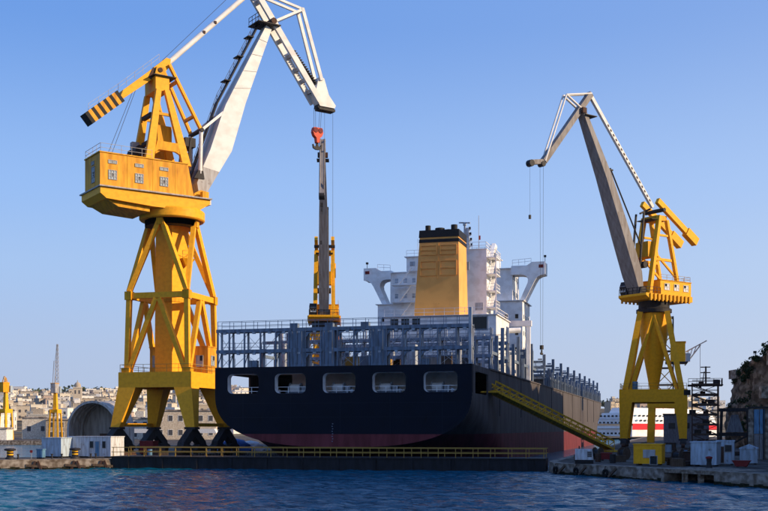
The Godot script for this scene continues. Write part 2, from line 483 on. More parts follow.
	# --- A-frame on the roof
	for sz in [-1.0, 1.0]:
		var z: float = 2.25 * sz
		for lg in [[-4.2, -2.75, 1.15, 0.7], [1.05, -1.6, 1.2, 0.75]]:
			var b := mb()
			b.frustum(Vector3(lg[0], 39.5, z), Vector2(lg[2], 0.6), Vector3(lg[1], 49.2, z * 0.85), Vector2(lg[3], 0.55))
			part("frame_leg", b, Y, t)
		var pl := mb()   # base web with an opening
		pl.prism(PackedVector2Array([Vector2(-3.5, 40.75), Vector2(-2.9, 41.15), Vector2(-0.6, 41.15), Vector2(0.3, 40.75), Vector2(0.1, 42.3), Vector2(-3.1, 42.3)]), Vector3(0, 0, z - 0.2), Vector3.RIGHT, Vector3.UP, Vector3(0, 0, 0.4))
		part("frame_web", pl, M.yellow_worn, t)
		beami("frame_tie", Vector3(-3.2, 46.0, z * 0.86), Vector3(-0.9, 46.0, z * 0.86), 0.3, 0.35, M.yellow_worn, t)
	boxi("winch_house", Vector3(-1.5, 43.3, 0.1), Vector3(2.0, 2.9, 1.9), M.yellow_worn, t)
	for yy in [42.4, 45.9]:
		beami("cross_tie", Vector3(-3.5, yy, -1.5), Vector3(-3.5, yy, 1.5), 0.5, 0.5, M.rust_steel, t)
	tubei("winch_drum", Vector3(-4.6, 41.2, -2.6), Vector3(-4.6, 41.2, 0.4), 0.75, M.dark_steel, t)
	boxi("winch_motor", Vector3(-4.4, 42.4, -2.2), Vector3(1.0, 0.8, 0.8), M.crane_grey, t)
	boxi("frame_head", Vector3(-2.15, 50.05, 0), Vector3(1.9, 1.9, 3.7), Y, t)
	boxi("head_platform", Vector3(-1.9, 51.05, 0), Vector3(3.2, 0.1, 4.4), M.dark_steel, t)
	part("pivot_bracket", slab([Vector2(-3.0, 51.1), Vector2(-1.4, 51.1), Vector2(-1.7, 52.4), Vector2(-2.7, 52.4)], -0.95, -0.7), M.yellow_worn, t)
	part("pivot_bracket", slab([Vector2(-3.0, 51.1), Vector2(-1.4, 51.1), Vector2(-1.7, 52.4), Vector2(-2.7, 52.4)], 1.0, 1.25), M.yellow_worn, t)
	tubei("pivot_pin", Vector3(-2.2, 52.0, -1.3), Vector3(-2.2, 52.0, 1.35), 0.32, M.rust_steel, t)
	# --- balance lever with its striped counterweight
	var lv := slab([Vector2(-7.9, 46.9), Vector2(-7.2, 48.6), Vector2(-3.4, 51.9), Vector2(-1.2, 53.9), Vector2(-0.6, 53.8), Vector2(-0.7, 52.9), Vector2(-1.7, 51.5), Vector2(-3.3, 50.6)], -0.68, 0.98)
	var lever := part("balance_lever", lv, Y, t)
	beami("lever_strap", Vector3(-3.6, 50.7, 0.99), Vector3(-2.9, 52.2, 0.99), 0.5, 0.04, M.rust_steel, lever, Vector3(0, 0, 1))
	var dirl := Vector3(-4.55, -3.85, 0).normalized()
	var st0 := Vector3(-7.55, 47.75, 0.15)
	for k in 11:
		beami("stripe_block", st0 + dirl * (k * 0.51), st0 + dirl * (k * 0.51 + 0.51), 1.9, 1.6, M.black if k % 2 == 0 else M.house_yellow, t)
	railing([Vector3(-11.3, 45.5, -0.6), Vector3(-7.3, 48.75, -0.6), Vector3(-1.6, 53.75, -0.6)], 1.0, 1.5, M.crane_grey, t, 0.02)
	# --- tie rod to the fly jib, links and luffing struts
	tubei("tie_rod", Vector3(-0.95, 53.2, 0.15), Vector3(12.0, 66.1, 0), 0.36, M.crane_white, t)
	for k in [0.42, 0.55]:
		var p := Vector3(-0.95, 53.2, 0.15).lerp(Vector3(12.0, 66.1, 0), k)
		boxi("rod_joint", p, Vector3(0.35, 0.35, 0.85), M.rust_steel, t)
	tubei("stay_wire", Vector3(-1.0, 54.1, -0.9), Vector3(11.8, 68.0, -0.6), 0.03, M.cable, t)
	for sz in [-1.0, 1.0]:
		var z: float = 1.6 * sz
		beami("link_bar", Vector3(-0.9, 53.0, z * 0.7), Vector3(3.45, 44.9, z), 0.36, 0.5, Y, t, Vector3(0, 0, 1))
		tubei("luffing_strut", Vector3(3.5, 44.8, z), Vector3(3.35, 38.9, z), 0.27, M.crane_white, t)
		beami("knee_strut", Vector3(3.5, 44.8, z), Vector3(7.0, 47.9, z * 0.75), 0.34, 0.42, M.crane_white, t, Vector3(0, 0, 1))
		part("strut_shoe", slab([Vector2(2.4, 38.2), Vector2(3.9, 38.2), Vector2(3.7, 39.3), Vector2(3.0, 39.3)], z - 0.25, z + 0.25), M.dark_steel, t)
		beami("rear_stay", Vector3(1.6, 39.4, z * 0.9), Vector3(2.1, 43.6, z * 0.9), 0.3, 0.34, M.dark_steel, t, Vector3(0, 0, 1))
	tubei("knee_axle", Vector3(3.5, 44.8, -1.95), Vector3(3.5, 44.8, 1.95), 0.3, M.dark_steel, t)
	beami("link_tie", Vector3(2.55, 46.6, -1.5), Vector3(2.55, 46.6, 1.5), 0.4, 0.35, M.yellow_worn, t)
	beami("link_tie", Vector3(0.2, 50.9, -1.2), Vector3(0.2, 50.9, 1.2), 0.4, 0.35, M.yellow_worn, t)
	boxi("luffing_gear", Vector3(2.0, 43.0, 0), Vector3(1.5, 1.2, 3.0), M.dark_steel, t)
	# --- jib: a box that is deepest at the knee
	var stn := [[Vector2(3.15, 36.0), Vector2(4.0, 35.9), 1.75], [Vector2(2.85, 37.6), Vector2(4.75, 37.2), 1.75], [Vector2(3.75, 39.9), Vector2(6.15, 39.5), 1.7], [Vector2(4.85, 42.4), Vector2(8.05, 42.6), 1.65],
		[Vector2(6.55, 47.2), Vector2(9.75, 47.9), 1.5], [Vector2(7.3, 49.0), Vector2(10.3, 49.6), 1.4], [Vector2(13.9, 61.4), Vector2(14.75, 61.0), 0.75]]
	var sec := []
	for s in stn:
		sec.append([Vector3(s[0].x, s[0].y, s[2]), Vector3(s[1].x, s[1].y, s[2]), Vector3(s[1].x, s[1].y, -s[2]), Vector3(s[0].x, s[0].y, -s[2])])
	var jf := mb()
	jf.loft(sec.slice(0, 3))
	part("jib_foot", jf, M.crane_grey, t)
	var jb := mb()
	jb.loft(sec.slice(2))
	var jib := part("jib", jb, M.crane_white, t)
	for k in [0.2, 0.42, 0.63, 0.82]:   # welded seams
		var a := Vector3(7.3, 49.0, 1.4).lerp(Vector3(13.9, 61.4, 0.75), k)
		var c := Vector3(10.3, 49.6, 1.4).lerp(Vector3(14.75, 61.0, 0.75), k)
		beami("seam", a + Vector3(0, 0, 0.01), c + Vector3(0, 0, 0.01), 0.05, 0.05, M.crane_grey, jib)
	# stairs up the back of the jib
	var ja := Vector3(2.75, 38.0, -0.2)
	var jm := Vector3(7.0, 49.4, -0.2)
	var jt := Vector3(13.5, 61.7, -0.2)
	beami("stair", ja + Vector3(-0.35, 0.1, 0), jm + Vector3(-0.35, 0.1, 0), 1.0, 0.16, M.dark_steel, jib)
	beami("stair", jm + Vector3(-0.3, 0.1, 0), jt + Vector3(-0.3, 0.1, 0), 0.9, 0.16, M.dark_steel, jib)
	railing([ja + Vector3(-0.5, 0.2, 0.4), jm + Vector3(-0.5, 0.2, 0.4), jt + Vector3(-0.5, 0.1, 0.3)], 0.95, 1.4, M.dark_steel, jib, 0.025)
	for k in [0.25, 0.55, 0.8]:
		boxi("stair_landing", jm.lerp(jt, k) + Vector3(-0.6, 0.2, 0), Vector3(0.9, 0.12, 1.5), M.dark_steel, jib)
	# --- fly jib
	var E := Vector3(12.0, 66.1, 0)
	var T := Vector3(22.5, 52.1, 0)
	var Ap := Vector3(19.8, 64.9, 0)
	for sz in [-1.0, 1.0]:
		var z := Vector3(0, 0, 0.95 * sz)
		beami("fly_chord", E + z * 0.8, T + z, 0.42, 0.85, M.crane_white, t)
		beami("fly_strut", E + z * 0.7, Ap + z * 0.75, 0.28, 0.34, M.crane_white, t)
		beami("fly_strut", Vector3(15.4, 62.3, 0) + z, Ap + z * 0.75, 0.28, 0.34, M.crane_white, t)
		beami("fly_strut", Ap + z * 0.75, Vector3(22.9, 55.2, 0) + z * 0.9, 0.3, 0.5, M.crane_white, t)
	for k in [0.1, 0.3, 0.44, 0.58, 0.7, 0.8, 0.9]:
		var p := E.lerp(T, k)
		beami("fly_tie", p + Vector3(0, 0, -0.75), p + Vector3(0, 0, 0.75), 0.35, 0.55, M.crane_grey, t)
	beami("fly_tie", Ap + Vector3(0, 0, -0.9), Ap + Vector3(0, 0, 0.9), 0.4, 0.4, M.crane_white, t)
	var l0 := E.lerp(T, 0.56) + Vector3(0.75, 0.55, 0)
	var l1 := T + Vector3(0.95, 1.5, 0)
	for k in 20:   # treads of the ladder up the fly jib
		boxi("tread", l0.lerp(l1, k / 19.0), Vector3(0.5, 0.13, 0.9), M.dark_steel, t)
	tubei("jib_pivot", Vector3(14.75, 62.0, -1.5), Vector3(14.75, 62.0, 1.5), 0.45, M.rust_steel, t)
	boxi("pivot_platform", Vector3(14.0, 61.5, 0), Vector3(3.6, 0.12, 3.2), M.dark_steel, t)
	railing([Vector3(12.3, 61.6, 1.5), Vector3(12.3, 61.6, -1.5)], 1.1, 1.0, M.dark_steel, t, 0.03)
	var hd := part("fly_head", slab([Vector2(21.9, 53.0), Vector2(22.7, 51.5), Vector2(25.2, 51.5), Vector2(25.4, 51.9), Vector2(24.2, 53.3), Vector2(23.4, 55.6), Vector2(22.5, 55.6)], -0.75, 0.75), M.crane_white, t)
	for q in [22.9, 24.8]:
		tubei("sheave", Vector3(q, 51.5, -0.6), Vector3(q, 51.5, 0.6), 0.45, M.dark_steel, hd)
	boxi("head_guard", Vector3(24.0, 51.2, 0), Vector3(2.7, 0.35, 1.35), M.dark_steel, hd)
	# --- hoist ropes and hook block
	for d in [[-0.4, 0.25], [0.4, 0.25], [-0.4, -0.25], [0.4, -0.25]]:
		tubei("hoist_rope", Vector3(22.75 + d[0] * 1.3, 51.3, d[1]), Vector3(22.65 + d[0], 48.4, d[1]), 0.025, M.cable, t)
	tubei("hoist_rope", Vector3(25.15, 51.4, 0.3), Vector3(25.15, 16.4, 0.3), 0.022, M.cable, t)
	tubei("hoist_rope", Vector3(24.1, 51.2, -0.3), Vector3(24.1, 30.0, -0.3), 0.018, M.cable, t)
	var hk := part("hook_block", slab([Vector2(21.95, 48.4), Vector2(23.35, 48.4), Vector2(23.5, 47.7), Vector2(23.3, 47.2), Vector2(22.95, 46.9), Vector2(22.85, 46.2), Vector2(22.45, 46.2), Vector2(22.35, 46.9), Vector2(22.0, 47.2), Vector2(21.8, 47.7)], -0.35, 0.35), M.hook_red, t)
	for q in [22.25, 23.05]:
		tubei("sheave", Vector3(q, 48.0, -0.42), Vector3(q, 48.0, 0.42), 0.38, M.red, hk)
	part("ramshorn_hook", slab([Vector2(22.5, 46.2), Vector2(22.8, 46.2), Vector2(22.85, 45.75), Vector2(23.15, 45.65), Vector2(23.3, 46.0), Vector2(23.45, 45.95), Vector2(23.35, 45.4), Vector2(22.9, 45.2), Vector2(22.4, 45.2), Vector2(21.95, 45.4), Vector2(21.85, 45.95), Vector2(22.0, 46.0), Vector2(22.15, 45.65), Vector2(22.45, 45.75)], -0.13, 0.13), M.dark_steel, hk)
	tubei("boom_wire", Vector3(-9.5, 39.6, 1.2), Vector3(-5.5, 49.3, 0.4), 0.03, M.cable, t)
	tubei("boom_wire", Vector3(-9.0, 39.6, 1.2), Vector3(-5.1, 49.6, 0.4), 0.03, M.cable, t)
	fx = Transform3D.IDENTITY

# ---------------------------------------------------------------- the two lighter lever cranes
func lever_crane(label: String, at: Vector3, turn: float, jib_w: float, rope: float, rod_paint: Material):
	var t := thing("dock_crane", label, "crane", at, turn, "luffing dock cranes")
	var down := Transform3D(Basis.IDENTITY, Vector3(0, -G, 0))
	var gan := down * Transform3D(Basis(Vector3.UP, deg_to_rad(AXIS - turn)), Vector3.ZERO)
	var Y: Material = M.lemon
	fx = gan
	for sx in [-1.0, 1.0]:
		for sz in [-1.0, 1.0]:
			var b := mb()
			b.frustum(Vector3(5.0 * sx, 2.7, 4.9 * sz), Vector2(1.25, 1.2), Vector3(4.65 * sx, 9.1, 4.7 * sz), Vector2(2.2, 1.7))
			part("portal_leg", b, Y, t)
			bogie(Vector3(5.0 * sx, G + 0.1, 4.9 * sz), Vector3(0, 0, 1), 2.7, 2.2, M.dark_steel, t)
			beami("tower_leg", Vector3(4.75 * sx, 11.3, 4.6 * sz), Vector3(2.3 * sx, 25.0, 2.2 * sz), 0.95, 0.95, Y, t, Vector3(0, 0, 1))
	for sz in [-1.0, 1.0]:
		boxi("portal_beam", Vector3(0, 10.2, 4.75 * sz), Vector3(11.5, 2.25, 1.6), Y, t)
		beami("tower_brace", Vector3(4.0, 11.3, 4.3 * sz), Vector3(0.0, 24.6, 2.35 * sz), 0.5, 0.55, Y, t)
		beami("tower_brace", Vector3(-4.0, 11.3, 4.3 * sz), Vector3(0.0, 24.6, 2.35 * sz), 0.5, 0.55, Y, t)
	for sx in [-1.0, 1.0]:
		boxi("portal_beam", Vector3(4.95 * sx, 10.195, 0), Vector3(1.596, 2.23, 7.89), Y, t)
	boxi("portal_deck", Vector3(0, 11.22, 0), Vector3(8.3, 0.16, 7.9), M.yellow_worn, t)
	railing([Vector3(-5.6, 11.33, 5.4), Vector3(5.6, 11.33, 5.4), Vector3(5.6, 11.33, -5.4), Vector3(-5.6, 11.33, -5.4), Vector3(-5.6, 11.33, 5.4)], 1.0, 1.6, M.rail_yellow, t, 0.025)
	tubei("oil_drum", Vector3(-3.1, 11.3, 4.2), Vector3(-3.1, 12.7, 4.2), 0.5, M.panel_blue, t)
	fx = down
	var b := mb()
	b.lathe(Vector3.ZERO, [[0.0, 11.3], [0.75, 11.3], [1.1, 13.4], [2.05, 18.6], [2.45, 21.5], [2.55, 25.0]], 14, true)
	part("tower_cone", b, Y, t)
	b = mb()
	b.lathe(Vector3.ZERO, [[2.5, 24.9], [3.1, 25.0], [3.1, 25.6], [2.7, 25.8], [2.7, 27.0]], 28, true)
	part("slewing_ring", b, M.dark_steel, t)
	b = mb()
	b.prism(PackedVector2Array([Vector2(-6.5, 27.0), Vector2(4.6, 27.0), Vector2(5.6, 27.6), Vector2(5.6, 28.0), Vector2(-6.5, 28.0)]), Vector3(0, 0, -3.2), Vector3.RIGHT, Vector3.UP, Vector3(0, 0, 6.4))
	part("slewing_platform", b, Y, t)
	for k in 11:
		for sz in [-1.0, 1.0]:
			part("platform_rib", slab([Vector2(-5.6 + k * 1.0, 27.95), Vector2(-5.3 + k * 1.0, 27.95), Vector2(-5.3 + k * 1.0, 26.7), Vector2(-5.6 + k * 1.0, 26.7)], sz * 3.21, sz * 3.45), M.yellow_worn, t)
	# machine house
	var hb := mb()
	hb.box(Vector3(-2.35, 29.25, 0), Vector3(8.1, 2.45, 5.9))
	var house := part("machine_house", hb, Y, t)
	boxi("roof_edge", Vector3(-2.35, 30.53, 0), Vector3(8.3, 0.12, 6.1), M.yellow_worn, house)
	for q in [-5.0, -2.5, 0.0]:
		for sz in [-1.0, 1.0]:
			window_grid(Vector3(q, 29.4, 2.95 * sz), Vector3.RIGHT, Vector3.UP, Vector3(0, 0, sz), 1.25, 1.1, 2, 2, M.crane_white, M.tarp_white, house)
	railing([Vector3(1.5, 30.6, -2.9), Vector3(-6.2, 30.6, -2.9), Vector3(-6.2, 30.6, 2.9)], 0.9, 1.4, M.rail_yellow, t, 0.025)
	railing([Vector3(1.8, 28.0, -3.1), Vector3(5.5, 28.0, -3.1), Vector3(5.5, 28.0, 3.1), Vector3(1.8, 28.0, 3.1)], 1.1, 1.0, M.dark_steel, t, 0.035)
	# driver's cab beside the jib foot
	var cb := mb()
	cb.prism(PackedVector2Array([Vector2(3.4, 28.0), Vector2(5.3, 28.0), Vector2(5.6, 29.4), Vector2(5.2, 30.4), Vector2(3.4, 30.4)]), Vector3(0, 0, 1.5), Vector3.RIGHT, Vector3.UP, Vector3(0, 0, 1.5))
	var cab := part("driver_cab", cb, M.dark_steel, t)
	window_grid(Vector3(4.3, 29.5, 3.0), Vector3.RIGHT, Vector3.UP, Vector3(0, 0, 1), 1.3, 1.0, 2, 1, M.crane_grey, M.glass_pale, cab)
	window_grid(Vector3(5.46, 29.1, 2.25), Vector3(0, 0, 1), Vector3.UP, Vector3.RIGHT, 1.1, 1.0, 2, 1, M.crane_grey, M.glass_pale, cab)
	# A-frame
	for sz in [-1.0, 1.0]:
		var z: float = 1.75 * sz
		beami("frame_leg", Vector3(3.4, 28.0, z * 1.1), Vector3(0.6, 42.0, z), 0.65, 0.8, Y, t, Vector3(0, 0, 1))
		beami("frame_leg", Vector3(-3.9, 30.5, z * 1.1), Vector3(-1.3, 41.4, z), 0.55, 0.65, Y, t, Vector3(0, 0, 1))
		beami("frame_tie", Vector3(2.2, 34.3, z), Vector3(-2.9, 34.3, z), 0.4, 0.45, Y, t)
		beami("frame_tie", Vector3(1.9, 35.5, z), Vector3(-3.6, 31.5, z), 0.3, 0.35, Y, t)
		beami("frame_tie", Vector3(1.3, 38.6, z), Vector3(-1.8, 38.6, z), 0.35, 0.35, Y, t)
		# balance levers, thicker at the weighted end
		beami("balance_lever", Vector3(1.1, 44.6, z), Vector3(-6.8, 39.7, z), 0.7, 1.0, Y, t)
		beami("counterweight", Vector3(-6.4, 39.9, z), Vector3(-9.1, 38.2, z), 1.1, 1.5, Y, t)
	boxi("winch_house", Vector3(2.0, 36.0, 0), Vector3(2.3, 2.7, 2.9), M.yellow_worn, t)
	tubei("winch_drum", Vector3(3.7, 33.2, -1.4), Vector3(3.7, 33.2, 1.4), 0.6, M.dark_steel, t)
	boxi("frame_head", Vector3(-0.4, 41.7, 0), Vector3(2.3, 0.9, 3.2), M.yellow_worn, t)
	tubei("pivot_pin", Vector3(-0.3, 43.1, -2.2), Vector3(-0.3, 43.1, 2.2), 0.35, M.dark_steel, t)
	boxi("head_platform", Vector3(1.6, 41.3, 0), Vector3(2.0, 0.1, 3.6), M.dark_steel, t)
	beami("luffing_strut", Vector3(4.6, 33.0, 0.9), Vector3(3.6, 42.3, 0.9), 0.28, 0.28, M.dark_steel, t, Vector3.RIGHT)
	beami("luffing_strut", Vector3(4.6, 33.0, -0.9), Vector3(3.6, 42.3, -0.9), 0.28, 0.28, M.dark_steel, t, Vector3.RIGHT)
	beami("luffing_strut", Vector3(3.6, 42.3, 0), Vector3(1.0, 43.4, 0), 0.3, 0.3, M.dark_steel, t, Vector3(0, 0, 1))
	# jib
	var ring := []
	for s in [[Vector2(4.5, 28.2), 1.0, 1.3], [Vector2(5.6, 31.5), 1.9, 1.5], [Vector2(8.4, 38.0), 1.8, 1.45], [Vector2(12.6, 47.6), 1.45, 1.2], [Vector2(17.8, 57.6), 0.8, 0.75], [Vector2(18.4, 58.2), 0.7, 0.7]]:
		var c: Vector2 = s[0]
		var h: Vector2 = Vector2(0.9, -0.42) * float(s[1]) * 0.5
		var w: float = s[2] * jib_w
		ring.append([Vector3(c.x - h.x, c.y - h.y, w), Vector3(c.x + h.x, c.y + h.y, w), Vector3(c.x + h.x, c.y + h.y, -w), Vector3(c.x - h.x, c.y - h.y, -w)])
	b = mb()
	b.loft(ring)
	var jib := part("jib", b, M.jib_grey, t)
	for sz in [-1.0, 1.0]:
		part("jib_foot", slab([Vector2(3.7, 28.0), Vector2(5.6, 28.0), Vector2(5.2, 29.2), Vector2(4.2, 29.2)], sz * 1.55 * jib_w - 0.2, sz * 1.55 * jib_w + 0.2), M.dark_steel, t)
	railing([Vector3(4.6, 32.2, 0.3), Vector3(7.6, 38.4, 0.3), Vector3(11.9, 48.1, 0.3), Vector3(17.2, 57.9, 0.3)], 0.9, 1.6, M.dark_steel, jib, 0.03)
	beami("ladder", Vector3(4.8, 32.0, 0), Vector3(11.95, 47.9, 0), 0.5, 0.12, M.dark_steel, jib)
	tubei("buffer_rod", Vector3(4.4, 36.6, -0.9), Vector3(12.0, 49.0, -0.9), 0.13, M.dark_steel, t)
	boxi("rod_bracket", Vector3(11.9, 48.7, -0.9), Vector3(1.0, 0.25, 0.3), M.dark_steel, t)
	# tie rod with its step irons
	var ra := Vector3(0.4, 43.8, 0)
	var rb := Vector3(15.9, 61.0, 0)
	beami("tie_rod", ra, rb, 0.5, 0.62, rod_paint, t)
	for k in 17:
		var p := ra.lerp(rb, 0.06 + 0.042 * k)
		beami("step_iron", p + Vector3(-0.12, -0.14, 0), p + Vector3(0.18, 0.2, 0), 0.53, 0.3, M.black, t)
	# fly jib
	var E := Vector3(15.9, 61.2, 0)
	var L := Vector3(26.6, 48.3, 0)
	var Ap := Vector3(21.8, 60.0, 0)
	beami("fly_jib", E, L, 0.95, 0.95, M.jib_grey, t)
	beami("fly_head", L + Vector3(-0.3, 0, 0), Vector3(29.8, 47.7, 0), 0.8, 0.75, M.jib_grey, t)
	tubei("sheave", Vector3(29.5, 47.6, -0.5), Vector3(29.5, 47.6, 0.5), 0.55, M.dark_steel, t)
	tubei("sheave", Vector3(27.0, 47.8, -0.55), Vector3(27.0, 47.8, 0.55), 0.45, M.dark_steel, t)
	for z in [-0.4, 0.4]:
		tubei("fly_strut", E + Vector3(0, 0, z), Ap + Vector3(0, 0, z), 0.16, rod_paint, t)
		tubei("fly_strut", L + Vector3(0, 0, z), Ap + Vector3(0, 0, z), 0.16, rod_paint, t)
		tubei("fly_strut", Vector3(18.2, 58.2, z), Ap + Vector3(0, 0, z), 0.2, rod_paint, t)
	boxi("jib_pivot", Vector3(18.1, 57.9, 0), Vector3(0.9, 0.9, 2.0), M.rust_steel, t)
	boxi("pivot_platform", Vector3(16.7, 57.2, 0), Vector3(2.6, 0.12, 2.4), M.dark_steel, t)
	for z in [-0.25, 0.25]:
		tubei("hoist_rope", Vector3(27.0, 47.6, z * 1.6), Vector3(27.0, rope + 1.2, z), 0.022, M.cable, t)
	boxi("hook_block", Vector3(27.0, rope + 0.8, 0), Vector3(0.4, 0.7, 0.5), M.dark_steel, t)
	part("crane_hook", slab([Vector2(26.9, rope + 0.4), Vector2(27.1, rope + 0.4), Vector2(27.1, rope - 0.05), Vector2(27.3, rope - 0.05), Vector2(27.25, rope - 0.4), Vector2(26.9, rope - 0.45), Vector2(26.7, rope - 0.2), Vector2(26.9, rope - 0.1)], -0.1, 0.1), M.dark_steel, t)
	tubei("whip_rope", Vector3(29.5, 47.5, 0.1), Vector3(29.5, 39.2, 0.1), 0.016, M.cable, t)
	boxi("whip_weight", Vector3(29.5, 38.9, 0.1), Vector3(0.3, 0.65, 0.3), M.dark_steel, t)
	fx = Transform3D.IDENTITY

func far_crane(label: String, at: Vector3, turn: float, mast_h: float, jib_to: Vector2, body: Material):
	var t := thing("quay_crane", label, "crane", at, turn, "far quay cranes")
	for sx in [-1.0, 1.0]:
		for sz in [-1.0, 1.0]:
			beami("portal_leg", Vector3(3.0 * sx, 0, 3.0 * sz), Vector3(2.4 * sx, 8.4, 2.4 * sz), 0.8, 0.8, M.lemon, t, Vector3(0, 0, 1))
	for sz in [-1.0, 1.0]:
		boxi("portal_beam", Vector3(0, 8.6, 2.4 * sz), Vector3(6.0, 1.2, 0.8), M.lemon, t)
	boxi("portal_deck", Vector3(0, 8.7, 0), Vector3(5.6, 1.0, 3.9), M.lemon, t)
	var b := mb()
	b.frustum(Vector3(0, 9.2, 0), Vector2(2.6, 2.6), Vector3(0, 14.2, 0), Vector2(1.8, 1.8))
	part("turret", b, M.lemon, t)
	boxi("machine_house", Vector3(-1.0, 15.6, 0), Vector3(5.0, 2.8, 3.2), body, t)
	boxi("roof", Vector3(-1.0, 17.1, 0), Vector3(5.3, 0.2, 3.5), M.yellow_worn, t)
	boxi("driver_cab", Vector3(2.2, 15.2, 1.9), Vector3(1.6, 2.0, 1.5), M.glass_pale, t)
	# lattice jib
	var a := Vector3(1.5, 14.5, 0)
	var e := Vector3(jib_to.x, jib_to.y, 0)
	var d := (e - a).normalized()
	var u := Vector3(-d.y, d.x, 0)
	var corner := func(k: float, i: int) -> Vector3:
		var w := lerpf(1.1, 0.4, k)
		return a.lerp(e, k) + u * (w if i < 2 else -w) + Vector3(0, 0, w if i % 2 == 0 else -w)
	for i in 4:
		beami("jib_chord", corner.call(0.0, i), corner.call(1.0, i), 0.2, 0.2, body, t, Vector3(0, 0, 1))
	var lat := mb()
	for k in 12:
		for pr in [[0, 1], [1, 3], [3, 2], [2, 0]]:
			lat.beam(corner.call(k / 12.0, pr[0]), corner.call((k + 1) / 12.0, pr[1]), 0.11, 0.11, Vector3(0.3, 0.2, 0.9))
	part("jib_lacing", lat, body, t)
	# mast behind the jib with its stay
	beami("mast", Vector3(-2.2, 17.0, 0.8), Vector3(-1.0, mast_h, 0.5), 0.3, 0.3, body, t, Vector3(0, 0, 1))
	beami("mast", Vector3(-2.2, 17.0, -0.8), Vector3(-1.0, mast_h, -0.5), 0.3, 0.3, body, t, Vector3(0, 0, 1))
	tubei("stay_wire", Vector3(-1.0, mast_h, 0), e, 0.06, M.cable, t)
	tubei("hoist_rope", e, e - Vector3.UP * (jib_to.y - 7.0), 0.04, M.cable, t)
	boxi("hook_block", e - Vector3.UP * (jib_to.y - 6.6), Vector3(0.5, 1.1, 0.4), M.dark_steel, t)
	t.scale = Vector3(0.48, 1.0, 0.48)
	return t

# ---------------------------------------------------------------- the container ship; x to starboard, bow towards -z
const BEAM := 16.1
const DECK := 12.05
const BOOT := 3.87

func keel_y(s: float) -> float:   # underside at distance s from the transom
	var k := clampf(s / 46.0, 0, 1)
	return lerpf(2.3, -8.5, k * k * (3 - 2 * k))

func half_breadth(s: float, y: float) -> float:
	var kb := keel_y(s)
	var k := clampf(s / 55.0, 0, 1)
	var turn := lerpf(9.0, -5.5, k)
	var e := lerpf(2.7, 3.0, k)
	var x := BEAM
	if y < turn:
		var h := clampf((turn - y) / maxf(turn - kb, 0.1), 0, 1)
		x = BEAM * pow(maxf(1 - pow(h, e), 0), 1 / e)
	var s0 := lerpf(170.0, 206.0, clampf((y + 1) / 13.0, 0, 1))
	var s1 := lerpf(258.0, 276.0, clampf((y + 1) / 13.0, 0, 1))
	if s > s0:
		x *= maxf(0.0, 1 - pow(clampf((s - s0) / (s1 - s0), 0, 1), 2.0))
	return x

func hull_strip(b: MB, sign: float, s_list: Array, y_of: Callable, rows: int):
	var rings := []
	for s in s_list:
		var row := []
		for i in rows + 1:
			var y: float = y_of.call(s, float(i) / rows)
			row.append(Vector3(sign * half_breadth(s, y), y, -s))
		if sign < 0: row.reverse()
		rings.append(row)
	rings.reverse()
	b.loft_smooth(rings)

func fillet(b: MB, c: Vector2, sx: float, sy: float, r: float, z0: float, z1: float):   # corner of an opening rounded off
	var p := PackedVector2Array([c])
	for k in 6:
		var a := PI / 2 * k / 5.0
		p.append(Vector2(c.x + sx * r * (1 - sin(a)), c.y + sy * r * (1 - cos(a))))
	b.prism(p, Vector3(0, 0, z0), Vector3.RIGHT, Vector3.UP, Vector3(0, 0, z1 - z0))

